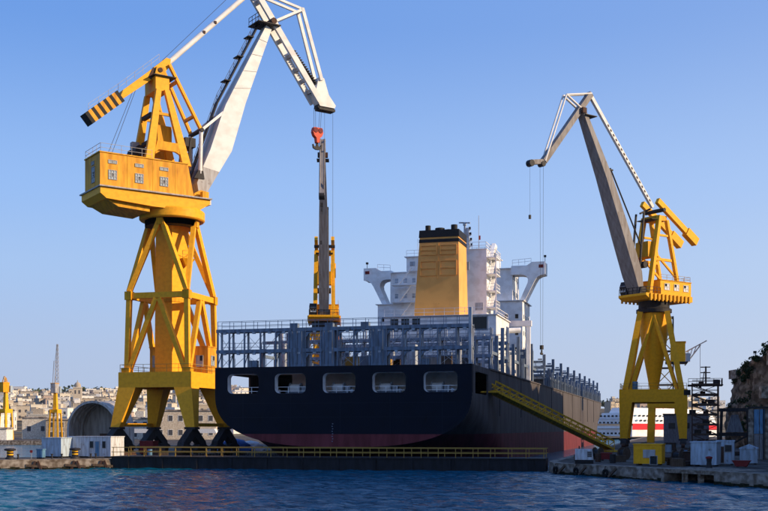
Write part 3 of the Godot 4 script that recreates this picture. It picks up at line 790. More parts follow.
func lashing_bridge(t: Node, s: float, levels: Array, posts: Array, panels: Array, top: float, gussets: Array, depth: float, m: Material, detail := true):
	# one athwartships gangway frame: walkways, posts, closed panels, knee plates, rail
	var x0: float = posts[0]
	var x1: float = posts[posts.size() - 1]
	var w := mb()
	for y in levels:
		w.box(Vector3((x0 + x1) / 2, y, -s - depth / 2), Vector3(x1 - x0 + 0.3, 0.1, depth - 0.3))
		for z in [-s - 0.08, -s - depth + 0.08]:
			w.box(Vector3((x0 + x1) / 2, y - 0.05, z), Vector3(x1 - x0 + 0.35, 0.42, 0.16))
	var br := part("lashing_bridge", w, m, t)
	for x in posts:
		boxi("post", Vector3(x, (DECK + top) / 2, -s - 0.11), Vector3(0.16, top - DECK, 0.24), m, br)
		boxi("post", Vector3(x, (DECK + top) / 2, -s - depth + 0.11), Vector3(0.2, top - DECK, 0.26), M.slate_pale if detail else m, br)
		if detail: beami("cross_stay", Vector3(x, DECK + 0.3, -s - 0.2), Vector3(x, levels[0] - 0.2, -s - depth + 0.2), 0.08, 0.08, m, br)
	for p in panels:
		boxi("panel", Vector3((p[0] + p[1]) / 2, (DECK + levels[levels.size() - 1]) / 2, -s - depth / 2), Vector3(p[1] - p[0], levels[levels.size() - 1] - DECK - 0.02, depth - 0.08), m, br)
		for k in 3:
			boxi("stiffener", Vector3(lerpf(p[0], p[1], (k + 0.5) / 3.0), (DECK + levels[levels.size() - 1]) / 2, -s + 0.02), Vector3(0.09, levels[levels.size() - 1] - DECK - 0.6, 0.1), m, br)
	for g in gussets:   # [x of post, direction, level]
		var kb := mb()
		var y: float = g[2] - 0.36
		kb.prism(PackedVector2Array([Vector2(g[0] + g[1] * 0.13, y), Vector2(g[0] + g[1] * 1.0, y), Vector2(g[0] + g[1] * 0.45, y - 0.2), Vector2(g[0] + g[1] * 0.13, y - 0.65)]), Vector3(0, 0, -s - 0.2), Vector3.RIGHT, Vector3.UP, Vector3(0, 0, 0.15))
		part("knee_plate", kb, m, br)
	if detail:   # lashing rods, pipes and brackets too thin to pick apart
		var rods := mb()
		for i in posts.size() - 1:
			var xa: float = posts[i]
			var xb: float = posts[i + 1]
			for l in levels.size():
				var y0: float = DECK if l == 0 else levels[l - 1]
				rods.beam(Vector3(xa, y0 + 0.1, -s - depth + 0.05), Vector3(xb, levels[l] - 0.25, -s - depth + 0.05), 0.05, 0.05)
				if i % 2 == 0: rods.beam(Vector3(xb, y0 + 0.1, -s - 0.3), Vector3(xa, levels[l] - 0.25, -s - 0.3), 0.04, 0.04)
				rods.beam(Vector3(lerpf(xa, xb, 0.35), y0, -s - 0.25), Vector3(lerpf(xa, xb, 0.35), y0 + 1.1, -s - 0.25), 0.05, 0.05, Vector3.RIGHT)
				rods.box(Vector3(lerpf(xa, xb, 0.6), levels[l] - 0.36, -s - 0.1), Vector3(0.4, 0.22, 0.2))
		part("lashing_gear", rods, M.slate_pale, br)
	var top_y: float = levels[levels.size() - 1] + 0.07
	railing([Vector3(x0, top_y, -s - 0.1), Vector3(x1, top_y, -s - 0.1)], 1.05, 1.6, M.slate_blue, br, 0.025)
	railing([Vector3(x0, top_y, -s - depth + 0.1), Vector3(x1, top_y, -s - depth + 0.1)], 1.05, 1.6, M.slate_blue, br, 0.025)
	for y in levels.slice(0, levels.size() - 1):
		railing([Vector3(x0, y + 0.07, -s - depth + 0.1), Vector3(x1, y + 0.07, -s - depth + 0.1)], 1.0, 2.6, M.slate_blue, br, 0.025)
	return br

func container_ship():
	var t := thing("container_ship", "navy blue container ship with yellow funnel lying stern-on in dock", "ship", Vector3(-5.35, 0, -131.7), AXIS)
	# --- hull
	var sl := []
	var s := 0.0
	while s < 276.0:
		sl.append(s)
		s += 3.0 if s < 60 or s > 160 else 10.0
	sl.append(276.0)
	var fore := sl.filter(func(e): return e >= 12.0)
	for sg in [1.0, -1.0]:
		var b := mb()
		hull_strip(b, sg, sl, func(_s, k): return lerpf(BOOT, 8.7, k), 10)
		hull_strip(b, sg, fore, func(_s, k): return lerpf(8.7, DECK, k), 4)
		# the side of the mooring deck: pillars and a header round a long opening
		for pc in [[0.9, 2.2, 8.7, DECK], [2.2, 10.9, 11.3, DECK], [10.9, 12.0, 8.7, DECK]]:
			b.box(Vector3(sg * (BEAM - 0.1), (pc[2] + pc[3]) / 2, -(pc[0] + pc[1]) / 2), Vector3(0.2, pc[3] - pc[2], pc[1] - pc[0]))
		var side := part("hull_side", b, M.hull_side, t)
		b = mb()
		hull_strip(b, sg, sl, func(ss, k): return lerpf(keel_y(ss), BOOT, pow(k, 1.6)), 14)
		part("bottom_paint", b, M.boot_paint, t)
		beami("sheer_rail", Vector3(sg * (BEAM + 0.05), DECK + 0.02, -12), Vector3(sg * (BEAM + 0.05), DECK + 0.02, -205), 0.14, 0.2, M.hull_side, side)
		for k in 9:   # vertical welds of the shell plating
			beami("fender_bar", Vector3(sg * (BEAM + 0.03), 6.2, -20.0 - k * 20), Vector3(sg * (BEAM + 0.03), DECK - 0.1, -20.0 - k * 20), 0.1, 0.12, M.hull_side, side, Vector3.RIGHT)
	# --- transom with five rounded openings
	var op := [[-14.45, -10.35], [-8.25, -4.25], [-2.1, 2.0], [4.1, 8.2], [10.35, 14.4]]
	var oy0 := 8.8
	var oy1 := 11.22
	var th := 0.85
	var lower := PackedVector2Array()
	var pink := PackedVector2Array()
	for i in 25:
		var y := lerpf(BOOT, oy0, i / 24.0)
		lower.append(Vector2(half_breadth(0, y), y))
	for i in 25:
		var y := lerpf(oy0, BOOT, i / 24.0)
		lower.append(Vector2(-half_breadth(0, y), y))
	for i in 33:
		var a := -1.0 + 2.0 * i / 32.0
		var yy := lerpf(2.3, BOOT, pow(absf(a), 1.6))
		pink.append(Vector2(signf(a) * half_breadth(0, yy) if i != 16 else 0.0, yy if i != 16 else 2.3))
	var tb := mb()
	tb.prism(lower, Vector3(0, 0, -th), Vector3.RIGHT, Vector3.UP, Vector3(0, 0, th))
	tb.box(Vector3(0, (oy1 + DECK) / 2, -th / 2), Vector3(BEAM * 2, DECK - oy1, th))
	var edge := -BEAM
	for o in op:
		tb.box(Vector3((edge + o[0]) / 2, (oy0 + oy1) / 2, -th / 2), Vector3(o[0] - edge, oy1 - oy0, th))
		edge = o[1]
		for c in [[o[0], 1.0, oy0, 1.0], [o[1], -1.0, oy0, 1.0], [o[0], 1.0, oy1, -1.0], [o[1], -1.0, oy1, -1.0]]:
			fillet(tb, Vector2(c[0], c[2]), c[1], c[3], 0.6, -th, 0)
	tb.box(Vector3((edge + BEAM) / 2, (oy0 + oy1) / 2, -th / 2), Vector3(BEAM - edge, oy1 - oy0, th))
	var tran := part("transom", tb, M.navy, t)
	for o in op:   # pale lining of each opening
		var lb := mb()
		var pts := []
		for c in [[o[1], oy0, -1.0, 1.0, 0], [o[1], oy1, -1.0, -1.0, 1], [o[0], oy1, 1.0, -1.0, 2], [o[0], oy0, 1.0, 1.0, 3]]:
			var cen := Vector2(c[0] + c[2] * 0.6, c[1] + c[3] * 0.6)
			for k in 6:
				var a: float = -PI / 2 + c[4] * PI / 2 + PI / 2 * k / 5.0
				pts.append(cen + Vector2(cos(a), sin(a)) * 0.585)
		var r0 := []
		var r1 := []
		for p in pts:
			r0.append(Vector3(p.x, p.y, -0.03)); r1.append(Vector3(p.x, p.y, -th - 0.25))
		lb.loft([r0, r1])
		part("opening_lining", lb, M.ship_white, tran)
	for x in [-12.4, -6.2, 0.1, 6.3, 12.6]:
		beami("plate_seam", Vector3(x, BOOT + 0.1, 0.004), Vector3(x, oy0 - 0.1, 0.004), 0.07, 0.012, M.navy_seam, tran, Vector3(0, 0, 1))
	for y in [5.9, 7.6]:
		beami("plate_seam", Vector3(-14.2, y, 0.004), Vector3(14.2, y, 0.004), 0.07, 0.012, M.navy_seam, tran, Vector3(0, 0, 1))
	var pk := mb()
	pk.prism(pink, Vector3(0, 0, -th), Vector3.RIGHT, Vector3.UP, Vector3(0, 0, th))
	part("boot_topping", pk, M.boot_paint, t)
	for k in 8:   # draught marks by the centre line
		boxi("draught_mark", Vector3(-0.9 + 0.06 * (k % 2), 3.0 + k * 0.3, 0.012), Vector3(0.14, 0.1, 0.02), M.slate_blue, tran)
	# --- mooring deck behind the openings
	var md := mb()
	md.box(Vector3(0, 8.5, -6.5), Vector3(BEAM * 2 - 0.5, 0.2, 11.2))
	part("mooring_deck", md, M.slate_pale, t)
	var wl := mb()
	wl.box(Vector3(2.2, 10.2, -10.6), Vector3(24.0, 3.2, 0.2))
	part("mooring_bulkhead", wl, M.ship_white, t)
	boxi("deckhead", Vector3(0, DECK - 0.36, -6.5), Vector3(BEAM * 2 - 0.6, 0.1, 11.0), M.ship_white, t)
	for x in [-9.6, -3.4, 3.0, 9.2]:
		boxi("deck_pillar", Vector3(x, 10.2, -3.4), Vector3(0.5, 3.2, 0.6), M.ship_white, t)
	for x in [-6.4, -0.8, 5.2, 11.6]:
		var wb := mb()
		wb.box(Vector3(x, 8.85, -3.0), Vector3(2.6, 0.4, 1.4))
		var winch := part("mooring_winch", wb, M.slate_blue, t)
		tubei("drum", Vector3(x - 0.8, 9.5, -3.0), Vector3(x + 0.5, 9.5, -3.0), 0.55, M.ship_white, winch)
		for dx in [-0.85, 0.5]:
			tubei("flange", Vector3(x + dx - 0.06, 9.5, -3.0), Vector3(x + dx + 0.06, 9.5, -3.0), 0.72, M.slate_pale, winch)
		boxi("motor", Vector3(x + 1.0, 9.4, -3.0), Vector3(0.7, 0.7, 0.7), M.slate_pale, winch)
		for dx in [-1.9, 1.9]:
			tubei("bollard", Vector3(x + dx, 8.6, -1.6), Vector3(x + dx, 9.3, -1.6), 0.22, M.slate_pale, t)
	for o in op:
		railing([Vector3(o[0], 8.62, -1.15), Vector3(o[1], 8.62, -1.15)], 1.0, 1.4, M.ship_white, t, 0.025)
	# --- weather deck
	var dk := mb()
	var prev := 0.9
	for e in sl:
		if e <= 0.9: continue
		dk.hexa([Vector3(-half_breadth(prev, DECK), DECK - 0.3, -prev), Vector3(half_breadth(prev, DECK), DECK - 0.3, -prev), Vector3(half_breadth(e, DECK), DECK - 0.3, -e), Vector3(-half_breadth(e, DECK), DECK - 0.3, -e),
			Vector3(-half_breadth(prev, DECK) + 0.21, DECK - 0.02, -prev), Vector3(half_breadth(prev, DECK) - 0.21, DECK - 0.02, -prev), Vector3(maxf(half_breadth(e, DECK) - 0.21, 0), DECK - 0.02, -e), Vector3(-maxf(half_breadth(e, DECK) - 0.21, 0), DECK - 0.02, -e)])
		prev = e
	part("weather_deck", dk, M.deck, t)
	# --- lashing bridges: the one on the transom is copied from the photograph bay by bay
	var posts := [-15.85, -14.3, -12.3, -10.2, -8.2, -6.5, -4.4, -2.4, -0.3, 1.75, 3.7, 5.75, 7.8, 9.9, 12.0, 14.2, 15.9]
	lashing_bridge(t, 0.15, [14.05, 16.6], posts, [[-6.35, -4.55], [-2.25, -0.7], [3.85, 5.6]], 16.75,
		[[5.75, 1, 14.05], [5.75, 1, 16.6], [7.8, 1, 14.05], [7.8, 1, 16.6], [9.9, 1, 14.05], [9.9, 1, 16.6], [12.0, 1, 16.6], [-4.4, 1, 14.05], [-4.4, 1, 16.6], [-0.3, 1, 16.6], [1.75, 1, 14.05], [1.75, 1, 16.6], [-8.2, 1, 16.6]], 1.5, M.slate_blue)
	beami("corner_post", Vector3(15.95, DECK, 0.1), Vector3(15.95, 18.6, 0.1), 0.36, 0.36, M.slate_pale, t, Vector3.RIGHT)
	for b in [Vector3(-11.3, 12.5, -0.9), Vector3(-0.9, 12.4, -0.9), Vector3(10.4, 12.4, -0.9), Vector3(-6.0, 16.95, -0.9), Vector3(-1.5, 16.9, -0.9), Vector3(3.0, 16.9, -0.9)]:
		boxi("deck_box", b, Vector3(1.0, 0.8, 0.7), M.slate_blue, t)
	var xs2 := [-12.4, -10.8, -9.2, -6.4, -4.0, -1.2, 1.6, 4.2, 6.8, 9.4, 12.0, 14.0, 15.9]
	lashing_bridge(t, 13.6, [13.9, 16.2], xs2, [[-6.3, -4.2]], 16.4, [[1.6, 1, 16.2], [4.2, 1, 16.2], [12.0, 1, 16.2]], 1.4, M.slate_mid)
	lashing_bridge(t, 27.5, [14.0, 16.6], [-9.0, -5.0, -1.0, 3.0, 7.0, 11.0, 13.6, 15.9], [], 18.8, [[11.0, 1, 16.6], [3.0, 1, 16.6]], 1.4, M.slate_mid)
	# hatch stands and pipe clutter between the frames
	rng.seed = 11
	for k in 46:
		var z := -rng.randf_range(3, 33)
		var x := rng.randf_range(-13.5, 14.5)
		if z > -12 and x < -4: x += 9
		var hh := rng.randf_range(0.6, 3.2)
		if k % 3 == 0: tubei("vent_pipe", Vector3(x, DECK, z), Vector3(x, DECK + hh + 0.8, z), rng.randf_range(0.15, 0.4), [M.slate_pale, M.ship_white, M.slate_blue][k % 3], t)
		elif k % 7 == 1: boxi("deck_locker", Vector3(x, DECK + 0.7, z), Vector3(1.5, 1.4, 1.2), M.red if k == 22 else M.rail_yellow, t)
		else: boxi("hatch_stand", Vector3(x, DECK + hh / 2, z), Vector3(rng.randf_range(0.4, 2.6), hh, rng.randf_range(0.4, 1.6)), [M.slate_blue, M.slate_pale, M.deck, M.slate_blue][k % 4], t)
	# cell-guide stanchions along the starboard and port edges, abreast of the house
	for sg in [1.0, -1.0]:
		for k in 9:
			var z := -15.0 - k * 5.0
			beami("stanchion", Vector3(sg * 15.7, DECK, z), Vector3(sg * 15.7, 15.4 + (k % 3) * 1.5, z), 0.45, 0.45, M.slate_blue, t, Vector3.RIGHT)
			if k % 2 == 0:
				beami("side_girder", Vector3(sg * 15.7, 14.4, z), Vector3(sg * 15.7, 14.4, z - 5), 0.3, 0.4, M.slate_blue, t)
				beami("side_girder", Vector3(sg * 13.0, 16.2, z), Vector3(sg * 15.7, 16.2, z), 0.3, 0.4, M.slate_blue, t)
				beami("stanchion", Vector3(sg * 13.0, DECK, z), Vector3(sg * 13.0, 17.6, z), 0.4, 0.4, M.slate_pale, t, Vector3.RIGHT)
	# gallows of the stores crane on the starboard side
	beami("gallows_beam", Vector3(8.6, 21.3, -50), Vector3(16.4, 21.3, -50), 0.8, 0.9, M.ship_white, t)
	beami("gallows_post", Vector3(15.9, DECK, -50), Vector3(15.9, 20.85, -50), 0.6, 0.6, M.ship_white, t, Vector3.RIGHT)
	tubei("stores_boom", Vector3(9.4, 19.6, -44.0), Vector3(15.2, 19.9, -46.0), 0.42, M.ship_white, t)
	for k in 3:
		boxi("deck_house", Vector3(11.2 + k * 1.5, 14.0 + k * 0.4, -40.0 - k * 9.0), Vector3(2.4, 4.0 + k * 0.8, 4.0), [M.slate_pale, M.ship_white, M.slate_blue][k], t)
	# --- forward lashing bridges, one every 14 m
	for k in 10:
		var z := 71.2 + k * 14.1
		var br = lashing_bridge(t, z, [13.6, 15.5], [-15.7, -13.4, -8.0, -2.7, 2.7, 8.0, 13.4, 15.75], [], 15.7, [], 1.3, M.slate_blue, false)
		for sg in [1.0, -1.0]:
			beami("end_mast", Vector3(sg * 15.75, 15.7, -z - 0.6), Vector3(sg * 15.75, 17.75, -z - 0.6), 0.5, 0.5, M.slate_blue, br, Vector3.RIGHT)
			boxi("lamp", Vector3(sg * 15.0, 16.9, -z - 0.6), Vector3(0.7, 0.25, 0.5), M.slate_pale, br)
			beami("cross_arm", Vector3(sg * 13.4, 16.4, -z - 0.6), Vector3(sg * 15.75, 16.4, -z - 0.6), 0.25, 0.3, M.slate_blue, br)
			beami("end_mast", Vector3(sg * 15.75, DECK, -z - 7.6), Vector3(sg * 15.75, 15.6, -z - 7.6), 0.45, 0.45, M.slate_blue, br, Vector3.RIGHT)
			beami("side_girder", Vector3(sg * 15.6, 13.9, -z - 0.6), Vector3(sg * 15.6, 13.9, -z - 13.4), 0.3, 0.35, M.slate_blue, br)
		for xx in [-8.0, 8.0]:   # hatch covers between the frames
			boxi("hatch_cover", Vector3(xx, 13.0, -z - 7.4), Vector3(15.0, 1.9, 11.6), M.slate_blue, t)
		for q in 4:
			for sg in [1.0, -1.0]:
				beami("stanchion", Vector3(sg * 15.75, DECK, -z - 2.6 - q * 2.9), Vector3(sg * 15.75, 14.1 + (q % 2) * 0.9, -z - 2.6 - q * 2.9), 0.4, 0.4, M.slate_blue, t, Vector3.RIGHT)
	beami("foremast", Vector3(0, DECK, -252), Vector3(0, 24, -252), 0.6, 0.6, M.ship_white, t, Vector3.RIGHT)
	superstructure(t)

func house_block(t: Node, called: String, lo: Vector3, hi: Vector3, lip := 0.25) -> MeshInstance3D:   # walls with a projecting deck edge on top
	var b := mb()
	b.box((lo + hi) * 0.5, hi - lo)
	var o := part(called, b, M.ship_white, t)
	boxi("deck_edge", Vector3((lo.x + hi.x) / 2, hi.y + 0.06, (lo.z + hi.z) / 2), Vector3(hi.x - lo.x + lip * 2, 0.12, hi.z - lo.z + lip * 2), M.ship_white, o)
	return o

func superstructure(t: Node):
	# aft casing under the funnel, with dark doorways
	var base := house_block(t, "funnel_casing", Vector3(-4.2, DECK, -48.5), Vector3(13.0, 21.4, -36.0))
	for x in [-2.6, -0.9, 0.8, 10.4]:
		boxi("doorway", Vector3(x, 20.2, -35.98), Vector3(1.2 if x < 10 else 2.4, 1.9, 0.1), M.glass, base)
	boxi("door_frame", Vector3(10.4, 20.2, -35.99), Vector3(2.8, 2.2, 0.06), M.slate_pale, base)
	railing([Vector3(-4.2, 21.5, -36.1), Vector3(12.9, 21.5, -36.1), Vector3(12.9, 21.5, -48)], 1.1, 1.6, M.ship_white, base, 0.025)
	# funnel
	var f := mb()
	f.frustum(Vector3(3.35, 21.52, -42.2), Vector2(7.1, 7.0), Vector3(3.6, 33.6, -42.4), Vector2(6.1, 6.2))
	var fun := part("funnel", f, M.funnel, t)
	f = mb()
	f.frustum(Vector3(3.6, 33.6, -42.4), Vector2(6.12, 6.22), Vector3(3.6, 33.9, -42.4), Vector2(6.1, 6.2))
	part("funnel_band", f, M.funnel_trim, fun)
	f = mb()
	f.frustum(Vector3(3.6, 33.9, -42.4), Vector2(6.3, 6.4), Vector3(3.62, 35.0, -42.4), Vector2(6.2, 6.3))
	part("funnel_cap", f, M.black, fun)
	f = mb()
	f.frustum(Vector3(3.6, 33.1, -42.4), Vector2(6.3, 6.4), Vector3(3.62, 33.6, -42.4), Vector2(6.26, 6.36))
	part("funnel_collar", f, M.black, fun)
	for p in [[1.5, -41.0, 0.42, 36.0], [3.3, -41.4, 0.75, 35.6], [4.3, -43.5, 0.6, 35.7], [5.6, -41.2, 0.5, 36.0], [2.4, -44.2, 0.4, 35.9]]:
		tubei("exhaust_pipe", Vector3(p[0], 34.9, p[1]), Vector3(p[0], p[3], p[1]), p[2], M.black, fun)
	for gx in [2.05, 5.15]:   # raised panel frames on the after face
		for gy in [[31.2, 32.6], [28.0, 30.2]]:
			var w := 1.25
			for e in [[Vector3(-w, gy[0], 0), Vector3(w, gy[0], 0)], [Vector3(-w, gy[1], 0), Vector3(w, gy[1], 0)], [Vector3(-w, gy[0], 0), Vector3(-w, gy[1], 0)], [Vector3(w, gy[0], 0), Vector3(w, gy[1], 0)], [Vector3(-w, (gy[0] + gy[1]) / 2, 0), Vector3(w, (gy[0] + gy[1]) / 2, 0)]]:
				var zz := func(y: float) -> float: return lerpf(-38.7, -39.3, (y - 21.5) / 12.1) + 0.04
				beami("panel_frame", Vector3(gx - 0.05 + e[0].x, e[0].y, zz.call(e[0].y)), Vector3(gx - 0.05 + e[1].x, e[1].y, zz.call(e[1].y)), 0.14, 0.22, M.funnel_trim, fun, Vector3(0, 0, 1))
	beami("centre_seam", Vector3(3.45, 27.5, -38.93), Vector3(3.55, 33.0, -39.22), 0.1, 0.16, M.funnel_trim, fun, Vector3(0, 0, 1))
	# engine casing to starboard of the funnel, ladders on its side
	var cas := house_block(t, "engine_casing", Vector3(4.4, 21.5, -56.0), Vector3(9.2, 33.4, -49.5), 0.1)
	boxi("vent_louvre", Vector3(5.6, 30.8, -49.48), Vector3(1.5, 1.3, 0.1), M.crane_grey, cas)
	boxi("access_door", Vector3(8.0, 24.2, -49.48), Vector3(1.3, 1.2, 0.1), M.slate_pale, cas)
	for k in 4:
		boxi("landing", Vector3(10.0, 24.0 + k * 2.7, -51.6), Vector3(1.6, 0.12, 4.2), M.ship_white, cas)
		railing([Vector3(9.3, 24.1 + k * 2.7, -49.6), Vector3(10.7, 24.1 + k * 2.7, -49.6), Vector3(10.7, 24.1 + k * 2.7, -53.6)], 1.05, 1.0, M.ship_white, cas, 0.03)
		beami("stair", Vector3(9.8, 24.1 + k * 2.7, -50.4), Vector3(9.8, 26.7 + k * 2.7, -53.0), 0.6, 0.2, M.ship_white, cas)
		beami("landing_post", Vector3(10.7, 21.5 + k * 2.7, -49.6), Vector3(10.7, 24.0 + k * 2.7, -49.6), 0.16, 0.16, M.ship_white, cas, Vector3.RIGHT)
	railing([Vector3(4.6, 33.5, -49.6), Vector3(9.1, 33.5, -49.6), Vector3(9.1, 33.5, -55.8)], 1.1, 1.2, M.ship_white, cas, 0.03)
	# accommodation
	var low := house_block(t, "lower_house", Vector3(-13.7, DECK, -76.0), Vector3(12.6, 26.9, -66.5), 0.35)
	for r in 4:
		for k in 5:
			for sg in [-1.0, 1.0]:
				var x: float = -0.5 + sg * (4.5 + k * 1.9)
				boxi("window", Vector3(x, 15.5 + r * 2.9, -66.47), Vector3(0.55, 0.75, 0.08), M.glass, low)
	for r in 4:
		for k in 4:
			boxi("window", Vector3(12.63, 15.5 + r * 2.9, -68.0 - k * 2.1), Vector3(0.08, 0.75, 0.55), M.glass, low)
	boxi("lifebuoy_box", Vector3(10.9, 22.9, -66.4), Vector3(0.7, 0.7, 0.2), M.red, low)
	var up := house_block(t, "upper_house", Vector3(-11.6, 27.02, -75.5), Vector3(10.7, 32.7, -67.5), 0.5)
	for r in 2:
		for k in 4:
			boxi("window", Vector3(-10.4 + k * 1.6, 28.5 + r * 2.8, -67.47), Vector3(0.6, 0.8, 0.08), M.slate_pale, up)
			boxi("window", Vector3(10.73, 28.5 + r * 2.8, -68.7 - k * 1.7), Vector3(0.08, 0.8, 0.6), M.glass, up)
	for k in 3:   # decks and stairs on the after side, port of the funnel
		boxi("balcony", Vector3(-6.4, 24.0 + k * 3.1, -65.9), Vector3(8.6, 0.16, 2.4), M.ship_white, up)
		railing([Vector3(-10.6, 24.1 + k * 3.1, -64.8), Vector3(-2.2, 24.1 + k * 3.1, -64.8)], 1.05, 1.2, M.ship_white, up, 0.03)
		beami("stair", Vector3(-9.5, 24.1 + k * 3.1, -65.6), Vector3(-7.2, 27.1 + k * 3.1, -65.6), 0.7, 0.1, M.ship_white, up, Vector3(0, 1, 0))
		beami("balcony_post", Vector3(-5.2, 22.0 + k * 3.1, -64.9), Vector3(-5.2, 24.0 + k * 3.1, -64.9), 0.2, 0.2, M.ship_white, up, Vector3.RIGHT)
	var wh := house_block(t, "wheelhouse", Vector3(-8.3, 32.83, -75.0), Vector3(7.4, 35.3, -66.4), 0.35)
	for k in 8:
		boxi("window", Vector3(-7.2 + k * 1.9, 34.1, -66.37), Vector3(0.9, 0.8, 0.08), M.slate_pale, wh)
	railing([Vector3(-8.3, 35.43, -66.4), Vector3(7.4, 35.43, -66.4), Vector3(7.4, 35.43, -74.8)], 1.1, 1.4, M.ship_white, wh, 0.03)
	# bridge wings on their curved brackets
	for sg in [-1.0, 1.0]:
		var cx := -0.35
		var root: float = (10.7 if sg > 0 else 11.6)
		var tip := 16.5
		var zz := -68.6
		var b := mb()
		var px := func(x: float) -> float: return sg * x
		# deck of the wing and its deep end box
		b.box(Vector3(sg * (root + 13.4) / 2 + sg * 0.3, 33.0, zz), Vector3(13.4 - root + 1.0, 0.35, 2.6))
		var wing := part("bridge_wing", b, M.ship_white, t)
		var outl := PackedVector2Array()
		for p in [[tip, 33.7], [tip, 31.5], [15.7, 31.35], [15.1, 31.0], [14.6, 30.2], [12.95, 26.95], [12.05, 26.95], [13.45, 30.1], [13.5, 30.7], [13.25, 31.2], [12.8, 31.45], [12.2, 31.55], [root - 0.2, 31.55], [root - 0.2, 32.85], [13.2, 33.05], [14.2, 33.7]]:
			outl.append(Vector2(sg * p[0], p[1]))
		var br := mb()
		br.prism(outl, Vector3(0, 0, zz + 1.3), Vector3.RIGHT, Vector3.UP, Vector3(0, 0, 0.35))
		part("wing_bracket", br, M.ship_white, wing)
		br = mb()
		br.prism(outl, Vector3(0, 0, zz - 1.6), Vector3.RIGHT, Vector3.UP, Vector3(0, 0, 0.35))
		part("wing_bracket", br, M.ship_white, wing)
		var eb := mb()
		eb.box(Vector3(sg * 15.4, 32.6, zz), Vector3(2.1, 2.1, 2.58))
		part("wing_cab", eb, M.ship_white, wing)
		boxi("side_light", Vector3(sg * 15.8, 32.9, zz + 1.68), Vector3(0.8, 0.55, 0.08), M.red, wing)
		railing([Vector3(sg * root, 33.2, zz + 1.2), Vector3(sg * 14.0, 33.4, zz + 1.2)], 1.0, 1.0, M.ship_white, wing, 0.03)
		tubei("lamp_post", Vector3(sg * 16.3, 33.7, zz), Vector3(sg * 16.3, 34.7, zz), 0.05, M.dark_steel, wing)
		boxi("lamp", Vector3(sg * 16.3, 34.85, zz), Vector3(0.4, 0.35, 0.4), M.dark_steel, wing)
	# masts, radar and aerials
	var mb0 := mb()
	mb0.frustum(Vector3(5.6, 33.52, -52.0), Vector2(0.9, 0.9), Vector3(5.6, 37.4, -52.0), Vector2(0.5, 0.5))
	var mast := part("radar_mast", mb0, M.slate_pale, t)
	for k in 4:
		boxi("spreader", Vector3(5.6, 34.4 + k * 0.9, -52.0), Vector3(1.7 - 0.25 * k, 0.12, 0.5), M.slate_pale, mast)
		boxi("lamp", Vector3(5.6 + 0.7 - 0.1 * k, 34.65 + k * 0.9, -52.0), Vector3(0.3, 0.4, 0.3), M.dark_steel, mast)
	var ra := mb()
	ra.frustum(Vector3(3.6, 35.5, -60.0), Vector2(0.5, 0.5), Vector3(3.6, 39.4, -60.0), Vector2(0.25, 0.25))
	var rm := part("radar_post", ra, M.slate_pale, t)
	beami("radar_scanner", Vector3(2.6, 39.85, -60.0), Vector3(4.6, 39.65, -59.6), 0.2, 0.22, M.slate_pale, rm)
	tubei("radar_motor", Vector3(3.6, 39.3, -60.0), Vector3(3.6, 39.8, -60.0), 0.3, M.slate_pale, rm)
	tubei("whip_aerial", Vector3(7.8, 33.4, -50.2), Vector3(7.8, 39.0, -50.2), 0.04, M.crane_grey, t)
	boxi("pennant", Vector3(7.95, 35.4, -50.2), Vector3(0.3, 0.7, 0.03), M.hook_red, t)
	tubei("whip_aerial", Vector3(-6.6, 35.4, -68.0), Vector3(-6.6, 38.8, -68.0), 0.03, M.crane_grey, t)
	tubei("flagstaff", Vector3(-4.5, 35.4, -67.0), Vector3(-4.5, 39.0, -67.0), 0.04, M.crane_grey, t)
	boxi("flag", Vector3(-4.9, 38.3, -67.0), Vector3(0.8, 0.55, 0.03), M.navy, t)
	var dome := mb()
	dome.lathe(Vector3(9.4, 33.5, -54.8), [[0.35, 0.0], [0.55, 0.5], [0.7, 0.9], [0.6, 1.35], [0.3, 1.6], [0.0, 1.68]], 14)
	part("satellite_dome", dome, M.ship_white, t)

func gangway():
	var a := Vector3(13.6, 9.3, -139.6)
	var b := Vector3(33.0, 1.5, -160.5)
	var t := thing("gangway", "long yellow gangway sloping from the ship's side down to the quay", "gangway", Vector3(33.0, G, -160.5))
	fx = Transform3D(Basis.IDENTITY, -t.position)
	var d := (b - a).normalized()
	var side := d.cross(Vector3.UP).normalized()
	beami("walkway", a, b, 1.3, 0.18, M.gangway_yellow, t)
	for s in [-0.7, 0.7]:
		beami("bottom_chord", a + side * s, b + side * s, 0.16, 0.3, M.gangway_yellow, t)
		beami("top_chord", a + side * s + Vector3.UP * 1.2, b + side * s + Vector3.UP * 1.2, 0.14, 0.22, M.gangway_yellow, t)
		for k in 19:
			var p: Vector3 = a.lerp(b, k / 18.0) + side * s
			beami("baluster", p, p + Vector3.UP * 1.15, 0.1, 0.1, M.gangway_yellow, t, Vector3.RIGHT)
			if k < 18:
				beami("diagonal", p + Vector3.UP * 0.1, a.lerp(b, (k + 1) / 18.0) + side * s + Vector3.UP * 1.1, 0.1, 0.1, M.gangway_yellow, t)
	boxi("foot_plate", b - Vector3.UP * 0.26, Vector3(2.2, 0.25, 2.0), M.gangway_yellow, t)
	boxi("head_platform", a + Vector3(-0.2, -0.15, 0.2), Vector3(2.4, 0.2, 2.2), M.gangway_yellow, t)
	fx = Transform3D.IDENTITY

# ---------------------------------------------------------------- ground, water, hills
func plan(pts: Array) -> PackedVector2Array:   # x and distance away from the camera
	return PackedVector2Array(pts)

func block(pts: Array, y0: float, y1: float) -> MB:   # plan outline raised from y0 to y1
	var b := mb()
	b.prism(plan(pts), Vector3(0, y0, 0), Vector3.RIGHT, Vector3.FORWARD, Vector3.UP * (y1 - y0))
	return b

